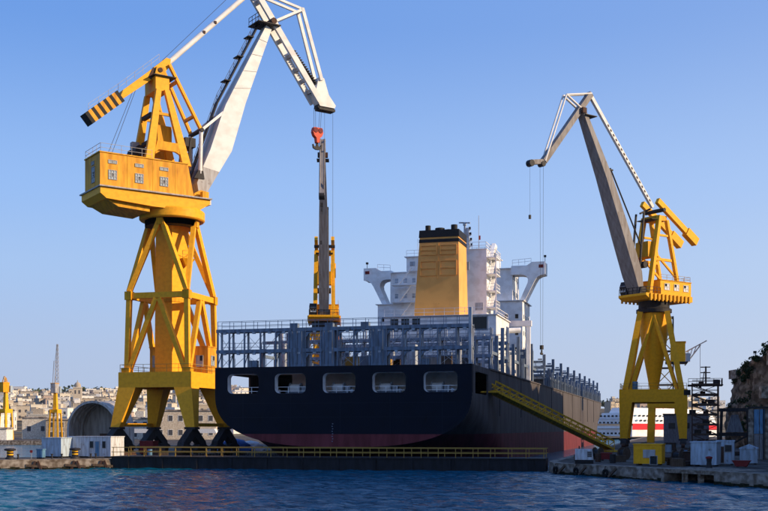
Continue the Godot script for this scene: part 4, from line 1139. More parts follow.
func hill_height(x: float, d: float) -> float:
	if d < 380: return 0.7
	var k := minf((d - 380) / 920.0, 1.0)
	var h := 0.7 + 46.0 * pow(k, 1.45)
	return h * (1.0 if x < 60 else lerpf(1.0, 0.72, clampf((x - 60) / 120.0, 0, 1))) + 1.6 * sin(x * 0.021) * k

func water():
	var ds := []
	var d := -400.0
	while d < 30: ds.append(d); d += 24.0
	d = 34.0
	while d < 132: ds.append(d); d += 0.36 + maxf(0.0, (60 - d) * 0.02)
	while d < 6000: ds.append(d); d *= 1.06
	var xs := []
	var x := 0.45
	while x < 58: xs.append(x); x += 0.62
	while x < 5000: xs.append(x); x *= 1.18
	var all := []
	for i in range(xs.size() - 1, -1, -1): all.append(-xs[i])
	all.append_array(xs)
	var nz := FastNoiseLite.new()
	nz.seed = 77
	nz.frequency = 0.6
	nz.fractal_octaves = 3
	nz.fractal_gain = 0.55
	var hgt := func(px: float, pd: float) -> float:
		if absf(px) > 59 or pd < 33 or pd > 133: return 0.0
		var swell := 0.03 * sin(px * 0.35 + pd * 0.9 + 1.3 * sin(px * 0.11)) + 0.02 * sin(-px * 0.62 + pd * 1.25 + 0.7)
		return swell + 0.2 * nz.get_noise_2d(px * 0.8, pd * 1.4)
	var w := all.size()
	var v := PackedVector3Array()
	var n := PackedVector3Array()
	var idx := PackedInt32Array()
	for dd in ds:
		for px in all:
			var h: float = hgt.call(px, dd)
			v.append(Vector3(px, h, -dd))
			n.append(Vector3(-(hgt.call(px + 0.15, dd) - h) / 0.15, 1, (hgt.call(px, dd + 0.15) - h) / 0.15).normalized())
	for j in ds.size() - 1:
		for i in w - 1:
			var a := j * w + i
			idx.append_array([a, a + w, a + 1, a + 1, a + w, a + w + 1])
	var arr := []
	arr.resize(Mesh.ARRAY_MAX)
	arr[Mesh.ARRAY_VERTEX] = v
	arr[Mesh.ARRAY_NORMAL] = n
	arr[Mesh.ARRAY_INDEX] = idx
	var m := ArrayMesh.new()
	m.add_surface_from_arrays(Mesh.PRIMITIVE_TRIANGLES, arr)
	var o := MeshInstance3D.new()
	o.mesh = m
	o.material_override = M.water
	put(o, "harbour_water", self)
	o.set_meta("kind", "structure")

func water_material():
	var m := StandardMaterial3D.new()
	m.albedo_color = Color(0.001, 0.075, 0.125).linear_to_srgb()
	m.roughness = 0.1
	m.metallic_specular = 0.16
	var nz := FastNoiseLite.new()
	nz.seed = 5
	nz.frequency = 0.02
	nz.fractal_octaves = 4
	var im := nz.get_seamless_image(512, 512)
	im.convert(Image.FORMAT_RGBA8)
	im.bump_map_to_normal_map(9.0)
	m.normal_enabled = true
	m.normal_texture = ImageTexture.create_from_image(im)
	m.normal_scale = 1.0
	m.uv1_triplanar = true
	m.uv1_world_triplanar = true
	m.uv1_scale = Vector3(0.3, 0.3, 0.42)
	M["water"] = m

func setting():
	water_material()
	water()
	# near pier, port quay and far waterfront in one piece of land
	struct("port_quay", block([Vector2(-70, 110.5), Vector2(-31.2, 125.4), Vector2(-29.6, 130.5), Vector2(50, 423), Vector2(-300, 423), Vector2(-300, 300), Vector2(-90, 300), Vector2(-78, 260), Vector2(-40.0, 133), Vector2(-70, 121)], -3.0, G), M.concrete)
	# starboard quay with a hollow berth in its face
	struct("starboard_quay", block([Vector2(17.4, 116), Vector2(17.0, 110.5), Vector2(24.1, 94.6), Vector2(28.0, 96.4), Vector2(30.6, 90.8), Vector2(26.7, 89.0), Vector2(43.5, 52), Vector2(170, 52), Vector2(170, 440), Vector2(104, 440)], -3.0, G), M.concrete)
	struct("quay_surface", block([Vector2(18.3, 116), Vector2(18.1, 111.0), Vector2(24.6, 97.4), Vector2(28.6, 98.2), Vector2(32.0, 91.2), Vector2(28.2, 88.6), Vector2(44.6, 52.4), Vector2(168, 52.4), Vector2(168, 439), Vector2(105, 439)], G - 0.05, G + 0.006), M.quay_top)
	struct("quay_surface", block([Vector2(-68, 113.0), Vector2(-33.0, 126.4), Vector2(-30.4, 131.0), Vector2(48.5, 422), Vector2(-298, 422), Vector2(-298, 302), Vector2(-91, 302), Vector2(-78.5, 262), Vector2(-40.6, 132.0), Vector2(-68, 120.5)], G - 0.05, G + 0.006), M.quay_top)
	var roof := struct("berth_slab", block([Vector2(24.1, 94.6), Vector2(28.4, 96.6), Vector2(31.0, 91.0), Vector2(26.7, 89.0)], G - 0.32, G + 0.004), M.quay_face)
	for k in [0.36, 0.68]:
		var p := Vector2(24.1, 94.6).lerp(Vector2(26.7, 89.0), k)
		var o := boxi("berth_pillar", Vector3(p.x + 0.3, -0.6, -p.y), Vector3(0.4, 2.76, 0.4), M.quay_face, roof)
	# weed along the waterline of the quays and the gate
	for w in [[Vector3(-60, 0.0, -114.38), Vector3(-31.2, 0.0, -125.4)], [Vector3(17.0, 0.0, -110.5), Vector3(24.1, 0.0, -94.6)], [Vector3(26.7, 0.0, -89.0), Vector3(43.5, 0.0, -52.0)]]:
		var wb := mb()
		var dd: Vector3 = (w[1] - w[0]).normalized()
		var cnt := int(w[0].distance_to(w[1]) / 0.5)
		rng.seed = 6
		for k in cnt:
			wb.beam(w[0] + dd * 0.5 * k, w[0] + dd * 0.5 * (k + 1), 0.03, rng.randf_range(0.25, 0.62))
		struct("weed_band", wb, M.weed)
	# hillside behind the town
	var hb := mb()
	var xs := []
	var x := -900.0
	while x <= 900: xs.append(x); x += 30.0
	var ds := []
	var d := 372.0
	while d < 1300: ds.append(d); d += 30.0
	ds.append_array([1300.0, 1500.0, 1800.0, 2400.0, 3500.0])
	var rings := []
	for dd in ds:
		var row := []
		for xx in xs:
			var push := 0.0 if xx < 60 else clampf((xx - 60) * 2, 0, 250)
			row.append(Vector3(xx * maxf(1.0, dd / 900.0), hill_height(xx, dd) if push == 0.0 else hill_height(xx, maxf(dd, 372.0)), -(dd + push)))
		rings.append(row)
	hb.loft_smooth(rings)
	struct("hillside", hb, M.hill)
	# dock gate
	var a := Vector3(-31.1, 0, -125.3)
	var b := Vector3(17.0, 0, -115.6)
	var t := thing("dock_gate", "dark low dock gate with a thin yellow railing across the dock mouth", "gate", Vector3(-31.1, 0, -125.3), -rad_to_deg(atan2(b.z - a.z, b.x - a.x)))
	var L := a.distance_to(b)
	var gb := mb()
	gb.box(Vector3(L / 2, -0.85, -2.6), Vector3(L, 4.3, 5.0))
	part("gate_wall", gb, M.gate, t)
	boxi("gate_coping", Vector3(L / 2, 1.34, -2.55), Vector3(L, 0.1, 5.2), M.dark_steel, t)
	for k in 27:
		beami("rail_post", Vector3(0.2 + (L - 0.4) * k / 26.0, 1.39, -0.15), Vector3(0.2 + (L - 0.4) * k / 26.0, 2.4, -0.15), 0.07, 0.07, M.rail_yellow, t, Vector3.RIGHT)
		beami("rail_post", Vector3(0.2 + (L - 0.4) * k / 26.0, 1.39, -4.9), Vector3(0.2 + (L - 0.4) * k / 26.0, 2.4, -4.9), 0.07, 0.07, M.rail_yellow, t, Vector3.RIGHT)
	for z in [-0.15, -4.9]:
		for y in [1.88, 2.4]:
			beami("hand_rail", Vector3(0, y, z), Vector3(L, y, z), 0.07, 0.07, M.rail_yellow, t)
	for k in 12:
		boxi("gate_rib", Vector3(2 + (L - 4) * k / 11.0, 0.2, -0.06), Vector3(0.25, 2.0, 0.14), M.gate, t)

# ---------------------------------------------------------------- cliff and plants
func cliff():
	var path := [[Vector2(112, 330), 12.0], [Vector2(86, 262), 13.5], [Vector2(70.5, 225), 14.4], [Vector2(63.8, 205), 14.6], [Vector2(61.6, 199), 14.6], [Vector2(61.4, 195), 14.8], [Vector2(61.6, 191.5), 16.0], [Vector2(62.4, 188), 17.0],
		[Vector2(63.6, 184), 18.2], [Vector2(66, 179), 22.0], [Vector2(72, 173), 28.0], [Vector2(74, 163), 36.0], [Vector2(71, 148), 38.0], [Vector2(66, 130), 37.0], [Vector2(62.5, 118), 37.0], [Vector2(60.5, 111), 37.0], [Vector2(56, 98), 37.0], [Vector2(54, 84), 37.0], [Vector2(56, 60), 37.0], [Vector2(58, 26), 36.0]]
	var nz := FastNoiseLite.new()
	nz.seed = 31
	nz.frequency = 0.11
	nz.fractal_octaves = 5
	nz.fractal_gain = 0.58
	var cols := []
	for i in path.size() - 1:
		var cnt := int(maxf(2, path[i][0].distance_to(path[i + 1][0]) / 1.1))
		for k in cnt:
			var u := float(k) / cnt
			cols.append([path[i][0].lerp(path[i + 1][0], u), lerpf(path[i][1], path[i + 1][1], u)])
	var rings := []
	for c in cols:
		var row := []
		for r in 34:
			var p: Vector2 = c[0]
			var y: float
			var inward := 0.0
			if r <= 26:
				var k := r / 26.0
				y = lerpf(-0.5, c[1], k)
				inward = 0.9 * k + (0.5 if y > 9.0 else 0.0) + (0.3 if y > 12.2 else 0.0)
			else:
				inward = 1.8 + pow(r - 26.0, 1.9)
				var rise := maxf(0.0, inward - maxf(3.0, 0.349 * p.y - p.x + 1.0)) * (2.4 if p.y < 215 else 0.0)
				y = minf(c[1] + (r - 26) * 0.15 + rise, maxf(c[1] + 1.0, 36.0))
			var q := Vector3(p.x + inward, y, -p.y + inward * 0.2)
			var amp := 1.6 if r <= 26 else 0.6
			var e := nz.get_noise_3d(q.x * 1.1, q.y * 1.5, q.z) * amp
			row.append(q + Vector3(-e, e * 0.35 * (1.0 if r > 3 else 0.0), e * 0.5))
		rings.append(row)
	rings.reverse()
	var b := mb()
	b.loft_smooth(rings)
	var t := thing("cliff", "brown limestone cliff with scrub rising behind the right-hand quay", "cliff", Vector3(64, G, -190))
	fx = Transform3D(Basis.IDENTITY, -t.position)
	var b2 := mb()
	b2.v = b.v
	b2.n = b.n
	for i in b2.v.size(): b2.v[i] = fx * b2.v[i]
	part("rock_face", b2, M.rock, t)
	# walls built on the ledges
	for w in [[Vector3(64.4, 14.3, -199.0), Vector3(2.8, 1.6, 4.0)], [Vector3(66.0, 16.4, -184.2), Vector3(3.4, 2.4, 1.2)], [Vector3(64.4, 10.6, -184.4), Vector3(2.6, 2.0, 1.2)]]:
		boxi("retaining_wall", w[0], w[1], M.bastion, t)
	fx = Transform3D.IDENTITY

func leaf_ball(sd: int, rad: Vector3, count: int, leaf: float) -> ArrayMesh:
	rng.seed = sd
	var b := mb()
	var lobes := []
	for i in 9:
		lobes.append([Vector3(rng.randf_range(-0.7, 0.7) * rad.x, rng.randf_range(0.1, 0.85) * rad.y, rng.randf_range(-0.7, 0.7) * rad.z), rng.randf_range(0.3, 0.55)])
	for i in count:
		var l: Array = lobes[rng.randi() % 9]
		var d := Vector3(rng.randfn(), rng.randfn(), rng.randfn()).normalized() * pow(rng.randf(), 0.45)
		var p: Vector3 = l[0] + d * rad * float(l[1])
		var s := leaf * rng.randf_range(0.6, 1.5)
		var u := Vector3(rng.randfn(), rng.randfn(), rng.randfn()).normalized() * s
		var w := u.cross(Vector3(rng.randfn(), rng.randfn(), rng.randfn())).normalized() * s * 0.6
		b.quad(p - u, p + w, p + u, p - w)
	return b.mesh()

func plants():
	var kinds := [leaf_ball(4, Vector3(1.8, 1.5, 1.8), 620, 0.2), leaf_ball(8, Vector3(2.6, 1.1, 2.0), 720, 0.2), leaf_ball(15, Vector3(1.5, 1.9, 1.5), 620, 0.2)]
	var spots := [[Vector3(65.6, 17.2, -186), 1.1, "dark shrub crowning the top of the cliff"], [Vector3(64.4, 16.0, -189), 0.8, "round shrub on the cliff top beside the floodlight mast"], [Vector3(63.4, 14.9, -191.5), 0.7, "low shrub on the cliff slope below the floodlight mast"]]
	rng.seed = 44
	for k in 26:   # scrub rooted along the ledges of the face
		var u := rng.randf()
		var along := [Vector2(61.6, 199), Vector2(61.6, 191.5), Vector2(63.4, 184.6), Vector2(66, 179)]
		var q: Vector2 = along[0].lerp(along[1], u * 3) if u < 0.33 else (along[1].lerp(along[2], u * 3 - 1) if u < 0.66 else along[2].lerp(along[3], minf(1.0, u * 3 - 2)))
		var hy := rng.randf_range(3.0, 17.0 - 3.0 * (1 - u))
		if hy > 8 and hy < 10 and u < 0.3: hy = 12.5
		spots.append([Vector3(q.x + 0.9 + hy * 0.09, hy, -q.y + 0.2), rng.randf_range(0.55, 1.1), ""])
	rng.seed = 3
	for i in spots.size():
		var o := MeshInstance3D.new()
		o.mesh = kinds[i % 3]
		o.material_override = M.leaf if i % 4 != 2 else M.leaf_dry
		put(o, "shrub", self)
		o.position = spots[i][0]
		o.scale = Vector3.ONE * float(spots[i][1])
		o.rotation.y = i * 1.7
		tag(o, spots[i][2] if spots[i][2] != "" else ("dark scrub low on the cliff above the hopper frame" if spots[i][0].y < 7 else ("dark scrub half-way up the cliff face" if spots[i][0].y < 12 else "dark scrub on the upper ledges of the cliff")), "shrub", "scrub on the cliff")
	# woodland on the far ridge
	var wood := mb()
	rng.seed = 19
	for i in 5200:
		var x := rng.randf_range(-620, 330)
		var d := rng.randf_range(1290, 1420)
		var p := Vector3(x, hill_height(x / 1.45, 1300) + absf(rng.randfn()) * 1.7 * (1.0 + 0.7 * sin(x * 0.03) * sin(x * 0.011)), -d)
		var u := Vector3(rng.randfn(), rng.randfn(), rng.randfn()).normalized() * rng.randf_range(1.2, 2.6)
		var w := u.cross(Vector3(rng.randfn(), rng.randfn(), rng.randfn())).normalized() * 1.6
		wood.quad(p - u, p + w, p + u, p - w)
	var o := part("ridge_woodland", wood, M.far_leaf)
	o.set_meta("kind", "stuff")
	tag(o, "dark line of trees along the far ridge above the town", "woodland")

# ---------------------------------------------------------------- the town across the water
func town_house(label: String, group: String, at: Vector3, turn: float, w: float, dp: float, h: float, tone: int, rows: int, cols: int, extra: bool):
	var t := thing("town_house", label, "house", at, turn, group)
	boxi("wall", Vector3(0, h / 2 - 1.5, 0), Vector3(w, h + 3, dp), M["wall%d" % tone], t)
	boxi("roof_parapet", Vector3(0, h + 0.2, 0), Vector3(w + 0.35, 0.4, dp + 0.35), M.roof_flat if tone % 2 == 0 else M["wall%d" % tone], t)
	if extra:
		boxi("stair_tower", Vector3(-w * 0.22, h + 1.5, -dp * 0.15), Vector3(w * 0.34, 2.4, dp * 0.4), M["wall%d" % ((tone + 1) % 4)], t)
	if rows > 1:
		tubei("water_tank", Vector3(w * 0.3, h + 0.4, -dp * 0.2), Vector3(w * 0.3, h + 1.5, -dp * 0.2), 0.6, M.tin if tone != 3 else M.shutter, t)
	if cols == 3:
		var by := 1.8 + (h - 1.2) / rows * (rows - 1) - 1.0
		boxi("balcony", Vector3(w * 0.1, by, dp / 2 + 0.5), Vector3(w * 0.4, 0.15, 1.0), M["wall%d" % ((tone + 2) % 4)], t)
		boxi("balcony_wall", Vector3(w * 0.1, by + 0.5, dp / 2 + 0.95), Vector3(w * 0.4, 0.9, 0.1), M["wall%d" % ((tone + 2) % 4)], t)
	for r in rows:
		for c in cols:
			var y := 1.8 + r * (h - 1.2) / rows
			boxi("window", Vector3(-w / 2 + w * (c + 0.5) / cols, y, dp / 2 + 0.03), Vector3(minf(1.3, w / cols * 0.5), 1.6, 0.1), M.shutter, t)
	for r in rows:
		boxi("window", Vector3(w / 2 + 0.03, 1.8 + r * (h - 1.2) / rows, 0), Vector3(0.1, 1.6, 1.3), M.shutter, t)

func town():
	rng.seed = 5150
	var tone_words := ["honey-coloured", "cream", "brown", "whitewashed", "reddish"]
	var placed := []
	var n := 0
	var tries := 0
	while n < 285 and tries < 9000:
		tries += 1
		var u := rng.randf()
		var d := 425.0 + 880.0 * pow(u, 0.72)
		var right := rng.randf() < 0.11
		var x: float
		if right:
			x = rng.randf_range(0.2, 0.31) * d
			if d < 700: continue
		else:
			x = rng.randf_range(-0.37, -0.125) * d
		var w := rng.randf_range(6, 13) * (1.0 + 0.25 * u)
		var ok := true
		for p in placed:
			if Vector2(p[0] - x, (p[1] - d) * 0.55).length() < (p[2] + w) * 0.42:
				ok = false
				break
		if not ok: continue
		placed.append([x, d, w])
		var tone: int = [0, 1, 1, 3, 0, 2, 3, 1, 4, 3][rng.randi() % 10]
		var h := rng.randf_range(4.5, 8.5)
		var tower := rng.randf() < 0.35
		var bearing := x / d
		var where := "left of the slender crane"
		if right: where = "on the hill beyond the white ferry"
		elif bearing > -0.19: where = "seen under the big yellow crane"
		elif bearing > -0.245: where = "above the arched shelter"
		elif bearing > -0.295: where = "right of the slender crane"
		var band := "low" if u < 0.33 else ("half-way up" if u < 0.7 else "high")
		var txt := "%s %s house %s%s in town, %s" % [("wide" if w > 10.0 else "narrow") + (" two-storey" if h > 5.5 else " one-storey"), tone_words[tone], "with tower " if tower else "", band, where]
		if right: txt = "%s %s house %s%s" % [("wide" if w > 10.0 else "narrow") + (" two-storey" if h > 5.5 else " one-storey"), tone_words[tone], "with tower " if tower else "", where]
		town_house(txt, "houses of the hillside town", Vector3(x, hill_height(x, d), -d), rng.randf_range(-8, 52), w, rng.randf_range(6, 10), h, tone, 2 if h > 5.5 else 1, 3 if w > 9 else 2, tower)
		n += 1
	# church tower near the ridge
	var t := thing("church_tower", "square stone church tower with a small dome near the far ridge", "church", Vector3(-262, hill_height(-262, 940) - 1, -940), 12)
	boxi("tower", Vector3(0, 8, 0), Vector3(7, 16, 7), M.wall0, t)
	boxi("cornice", Vector3(0, 16.3, 0), Vector3(7.8, 0.6, 7.8), M.wall1, t)
	var b := mb()
	b.lathe(Vector3(0, 16.6, 0), [[2.8, 0.0], [2.8, 1.6], [2.5, 2.8], [1.6, 3.9], [0.4, 4.5], [0.25, 6.0], [0.0, 6.2]], 16)
	part("dome", b, M.wall2, t)
	for s in [-1.0, 1.0]:
		boxi("belfry_opening", Vector3(s * 1.6, 12.5, 3.52), Vector3(1.2, 3.0, 0.1), M.shutter, t)
	# waterfront warehouses
	var wf := [["low white waterfront shed at the left edge of the far quay", Vector3(-116.5, G, -318), 16.0, 8.0, 3.2, 3, 1, 3], ["cream two-storey warehouse on the far quay right of the low white shed", Vector3(-110.4, G, -352), 8.5, 10.0, 6.6, 1, 1, 2], ["brown warehouse with two rows of windows behind the slender far crane", Vector3(-100.0, G, -350), 13.0, 10.0, 6.0, 2, 2, 4],
		["long arcaded stone warehouse seen between the big crane's rear legs", Vector3(-60.5, G, -338), 18.0, 12.0, 8.6, 0, 2, 6], ["cream waterfront building seen between the big crane's front legs", Vector3(-76.0, G, -345), 12.0, 10.0, 6.2, 1, 2, 4]]
	for w in wf:
		var t2 := thing("warehouse", w[0], "warehouse", w[1], 6.0, "waterfront warehouses")
		var wall := boxi("wall", Vector3(0, w[4] / 2, 0), Vector3(w[2], w[4], w[3]), M["wall%d" % w[5]], t2)
		boxi("roof_parapet", Vector3(0, w[4] + 0.25, 0), Vector3(w[2] + 0.5, 0.5, w[3] + 0.5), M.roof_flat, t2)
		for r in w[6]:
			for c in w[7]:
				var p := Vector3(-w[2] / 2 + w[2] * (c + 0.5) / w[7], w[4] * (r + 0.5) / w[6], w[3] / 2 + 0.02)
				boxi("window_frame", p, Vector3(1.5, 1.9, 0.08), M.wall3, t2)
				boxi("window", p + Vector3(0, 0, 0.03), Vector3(1.2, 1.6, 0.08), M.shutter, t2)
	for q in [["white awning on the far quay seen under the big crane's front legs", Vector3(-66.0, G, -292), 11.0], ["white awning on the far quay seen under the big crane's rear legs", Vector3(-46.8, G, -286), 7.0]]:
		var t3 := thing("awning", q[0], "awning", q[1], 0.0, "white awnings on the far quay")
		var ab := mb()
		ab.prism(PackedVector2Array([Vector2(-q[2] / 2, 2.2), Vector2(q[2] / 2, 2.2), Vector2(q[2] / 2 - 0.6, 3.3), Vector2(-q[2] / 2 + 0.6, 3.3)]), Vector3(0, 0, -2), Vector3.RIGHT, Vector3.UP, Vector3(0, 0, 4))
		part("canopy", ab, M.tarp_white, t3)
		for s in [-1.0, 1.0]:
			for z in [-1.8, 1.8]:
				beami("pole", Vector3(s * (q[2] / 2 - 0.3), 0, z), Vector3(s * (q[2] / 2 - 0.3), 2.2, z), 0.12, 0.12, M.rail_grey, t3, Vector3.RIGHT)
	# tall white terrace seen between the legs
	var sp := thing("spire", "pale slender church spire seen between the big crane's legs", "spire", Vector3(-85.5, G, -405), 0)
	boxi("tower", Vector3(0, 5.5, 0), Vector3(4.2, 11, 4.2), M.wall3, sp)
	var sb := mb()
	sb.lathe(Vector3(0, 11, 0), [[2.6, 0.0], [0.0, 7.5]], 8, false)
	part("steeple", sb, M.wall1, sp)

func ferry():
	var t := thing("ferry", "white ferry with a broad red band lying beyond the yellow crane", "ferry", Vector3(111, 0, -492), 0)
	# local: the corner nearest the camera at the origin; the long side runs away to the right, the bow face to the left
	var e1 := Vector3(0.72, 0, -0.69)
	var e2 := Vector3(-0.84, 0, -0.54)
	var L := 74.0
	var W := 16.5
	var quad_at := func(b: MB, y0: float, y1: float, in0: float, in1: float, over := 0.0):
		var lo := []
		var hi := []
		for c in [[in0, in0], [L - in0, in0], [L - in0, W - in0], [in0, W - in0]]:
			lo.append(e1 * (c[0] - over) + e2 * c[1] + Vector3.UP * y0)
		for c in [[in1, in1], [L - in1, in1], [L - in1, W - in1], [in1, W - in1]]:
			hi.append(e1 * (c[0] - over) + e2 * c[1] + Vector3.UP * y1)
		b.hexa(lo + hi)
	var b := mb()
	quad_at.call(b, -0.5, 5.6, 0.0, 0.0)
	var hull := part("hull", b, M.ferry_white, t)
	b = mb()
	b.beam(e1 * 0.3 + Vector3.UP * 5.2 - e2 * 0.02, e1 * (L - 0.3) + Vector3.UP * 5.2 - e2 * 0.02, 0.3, 2.7)
	part("red_band", b, M.ferry_red, hull)
	b = mb()
	quad_at.call(b, 6.6, 11.4, 0.05, 1.4)
	var sup := part("superstructure", b, M.ferry_white, t)
	b = mb()
	quad_at.call(b, 11.4, 13.8, 3.5, 4.5)
	part("wheelhouse", b, M.ferry_white, t)
	b = mb()
	b.frustum(e1 * 34 + e2 * 8 + Vector3.UP * 13.8, Vector2(6, 5), e1 * 35 + e2 * 8 + Vector3.UP * 17.5, Vector2(4.5, 4))
	part("funnel", b, M.ferry_red, t)
	for r in 3:
		for k in 8:
			var y := 4.0 + r * 3.0 if r > 0 else 2.2
			beami("window", e2 * (1.6 + k * 1.85) + Vector3.UP * y + e1 * (-0.04 if r < 2 else 0.55), e2 * (2.6 + k * 1.85) + Vector3.UP * y + e1 * (-0.04 if r < 2 else 0.55), 0.1, 0.8, M.glass, sup if r > 0 else hull)
	for r in 2:
		for k in 20:
			beami("window", e1 * (3 + k * 3.4) + Vector3.UP * (8.0 + r * 2.2) - e2 * (0.0 if r == 0 else -0.62), e1 * (4.6 + k * 3.4) + Vector3.UP * (8.0 + r * 2.2) - e2 * (0.0 if r == 0 else -0.62), 0.16, 0.7, M.glass if k % 4 != 0 else M.panel_blue, sup)
	beami("mast", e1 * 6 + e2 * 8 + Vector3.UP * 13.8, e1 * 6 + e2 * 8 + Vector3.UP * 18.5, 0.4, 0.4, M.ferry_white, t, Vector3.RIGHT)
	for k in 3:
		beami("bow_deck", e2 * 0.5 + Vector3.UP * (4.4 + k * 2.2) - e1 * 0.3, e2 * 16.0 + Vector3.UP * (4.4 + k * 2.2) - e1 * 0.3, 0.7, 0.16, M.slate_pale, t)

# ---------------------------------------------------------------- things on the quays
func capstan(label: String, at: Vector3):
	var t := thing("capstan", label, "capstan", at, 0.0, "yellow and black capstans on the left pier")
	var b := mb()
	b.lathe(Vector3.ZERO, [[0.0, 0.0], [0.55, 0.0], [0.5, 0.2], [0.36, 0.3]], 16)
	part("base", b, M.dark_steel, t)
	for k in 4:
		b = mb()
		b.lathe(Vector3.ZERO, [[0.36 - 0.015 * (k % 2), 0.3 + k * 0.16], [0.36 - 0.015 * (k % 2), 0.46 + k * 0.16]], 16)
		part("stripe", b, M.black if k % 2 == 0 else M.lemon, t)
	b = mb()
	b.lathe(Vector3.ZERO, [[0.36, 0.94], [0.62, 1.0], [0.64, 1.16], [0.4, 1.24], [0.0, 1.26]], 18)
	part("cap", b, M.dark_steel, t)

func cabin(called: String, label: String, category: String, at: Vector3, turn: float, s: Vector3, m: Material, openings: Array, group := "") -> Node3D:
	# a site cabin: ribbed walls, roof lip, skids; openings are [x, y, w, h, name, material] on the front
	var t := thing(called, label, category, at, turn, group)
	var b := mb()
	b.box(Vector3(0, s.y / 2 + 0.08, 0), Vector3(s.x, s.y - 0.16, s.z))
	var wall := part("wall", b, m, t)
	boxi("roof", Vector3(0, s.y + 0.03, 0), Vector3(s.x + 0.12, 0.1, s.z + 0.12), m, t)
	for q in [-1.0, 1.0]:
		boxi("skid", Vector3(q * s.x * 0.36, 0.08, 0), Vector3(0.2, 0.158, s.z), M.dark_steel, t)
	var k := 0
	while k * 0.6 < s.x:
		beami("rib", Vector3(-s.x / 2 + 0.05 + k * 0.6, 0.18, s.z / 2 + 0.012), Vector3(-s.x / 2 + 0.05 + k * 0.6, s.y - 0.05, s.z / 2 + 0.012), 0.05, 0.03, m, wall, Vector3(0, 0, 1))
		k += 1
	for o in openings:
		boxi(o[4] + "_frame", Vector3(o[0], o[1], s.z / 2 + 0.02), Vector3(o[2] + 0.12, o[3] + 0.12, 0.06), M.crane_grey, t)
		boxi(o[4], Vector3(o[0], o[1], s.z / 2 + 0.04), Vector3(o[2], o[3], 0.07), o[5], t)
	return t

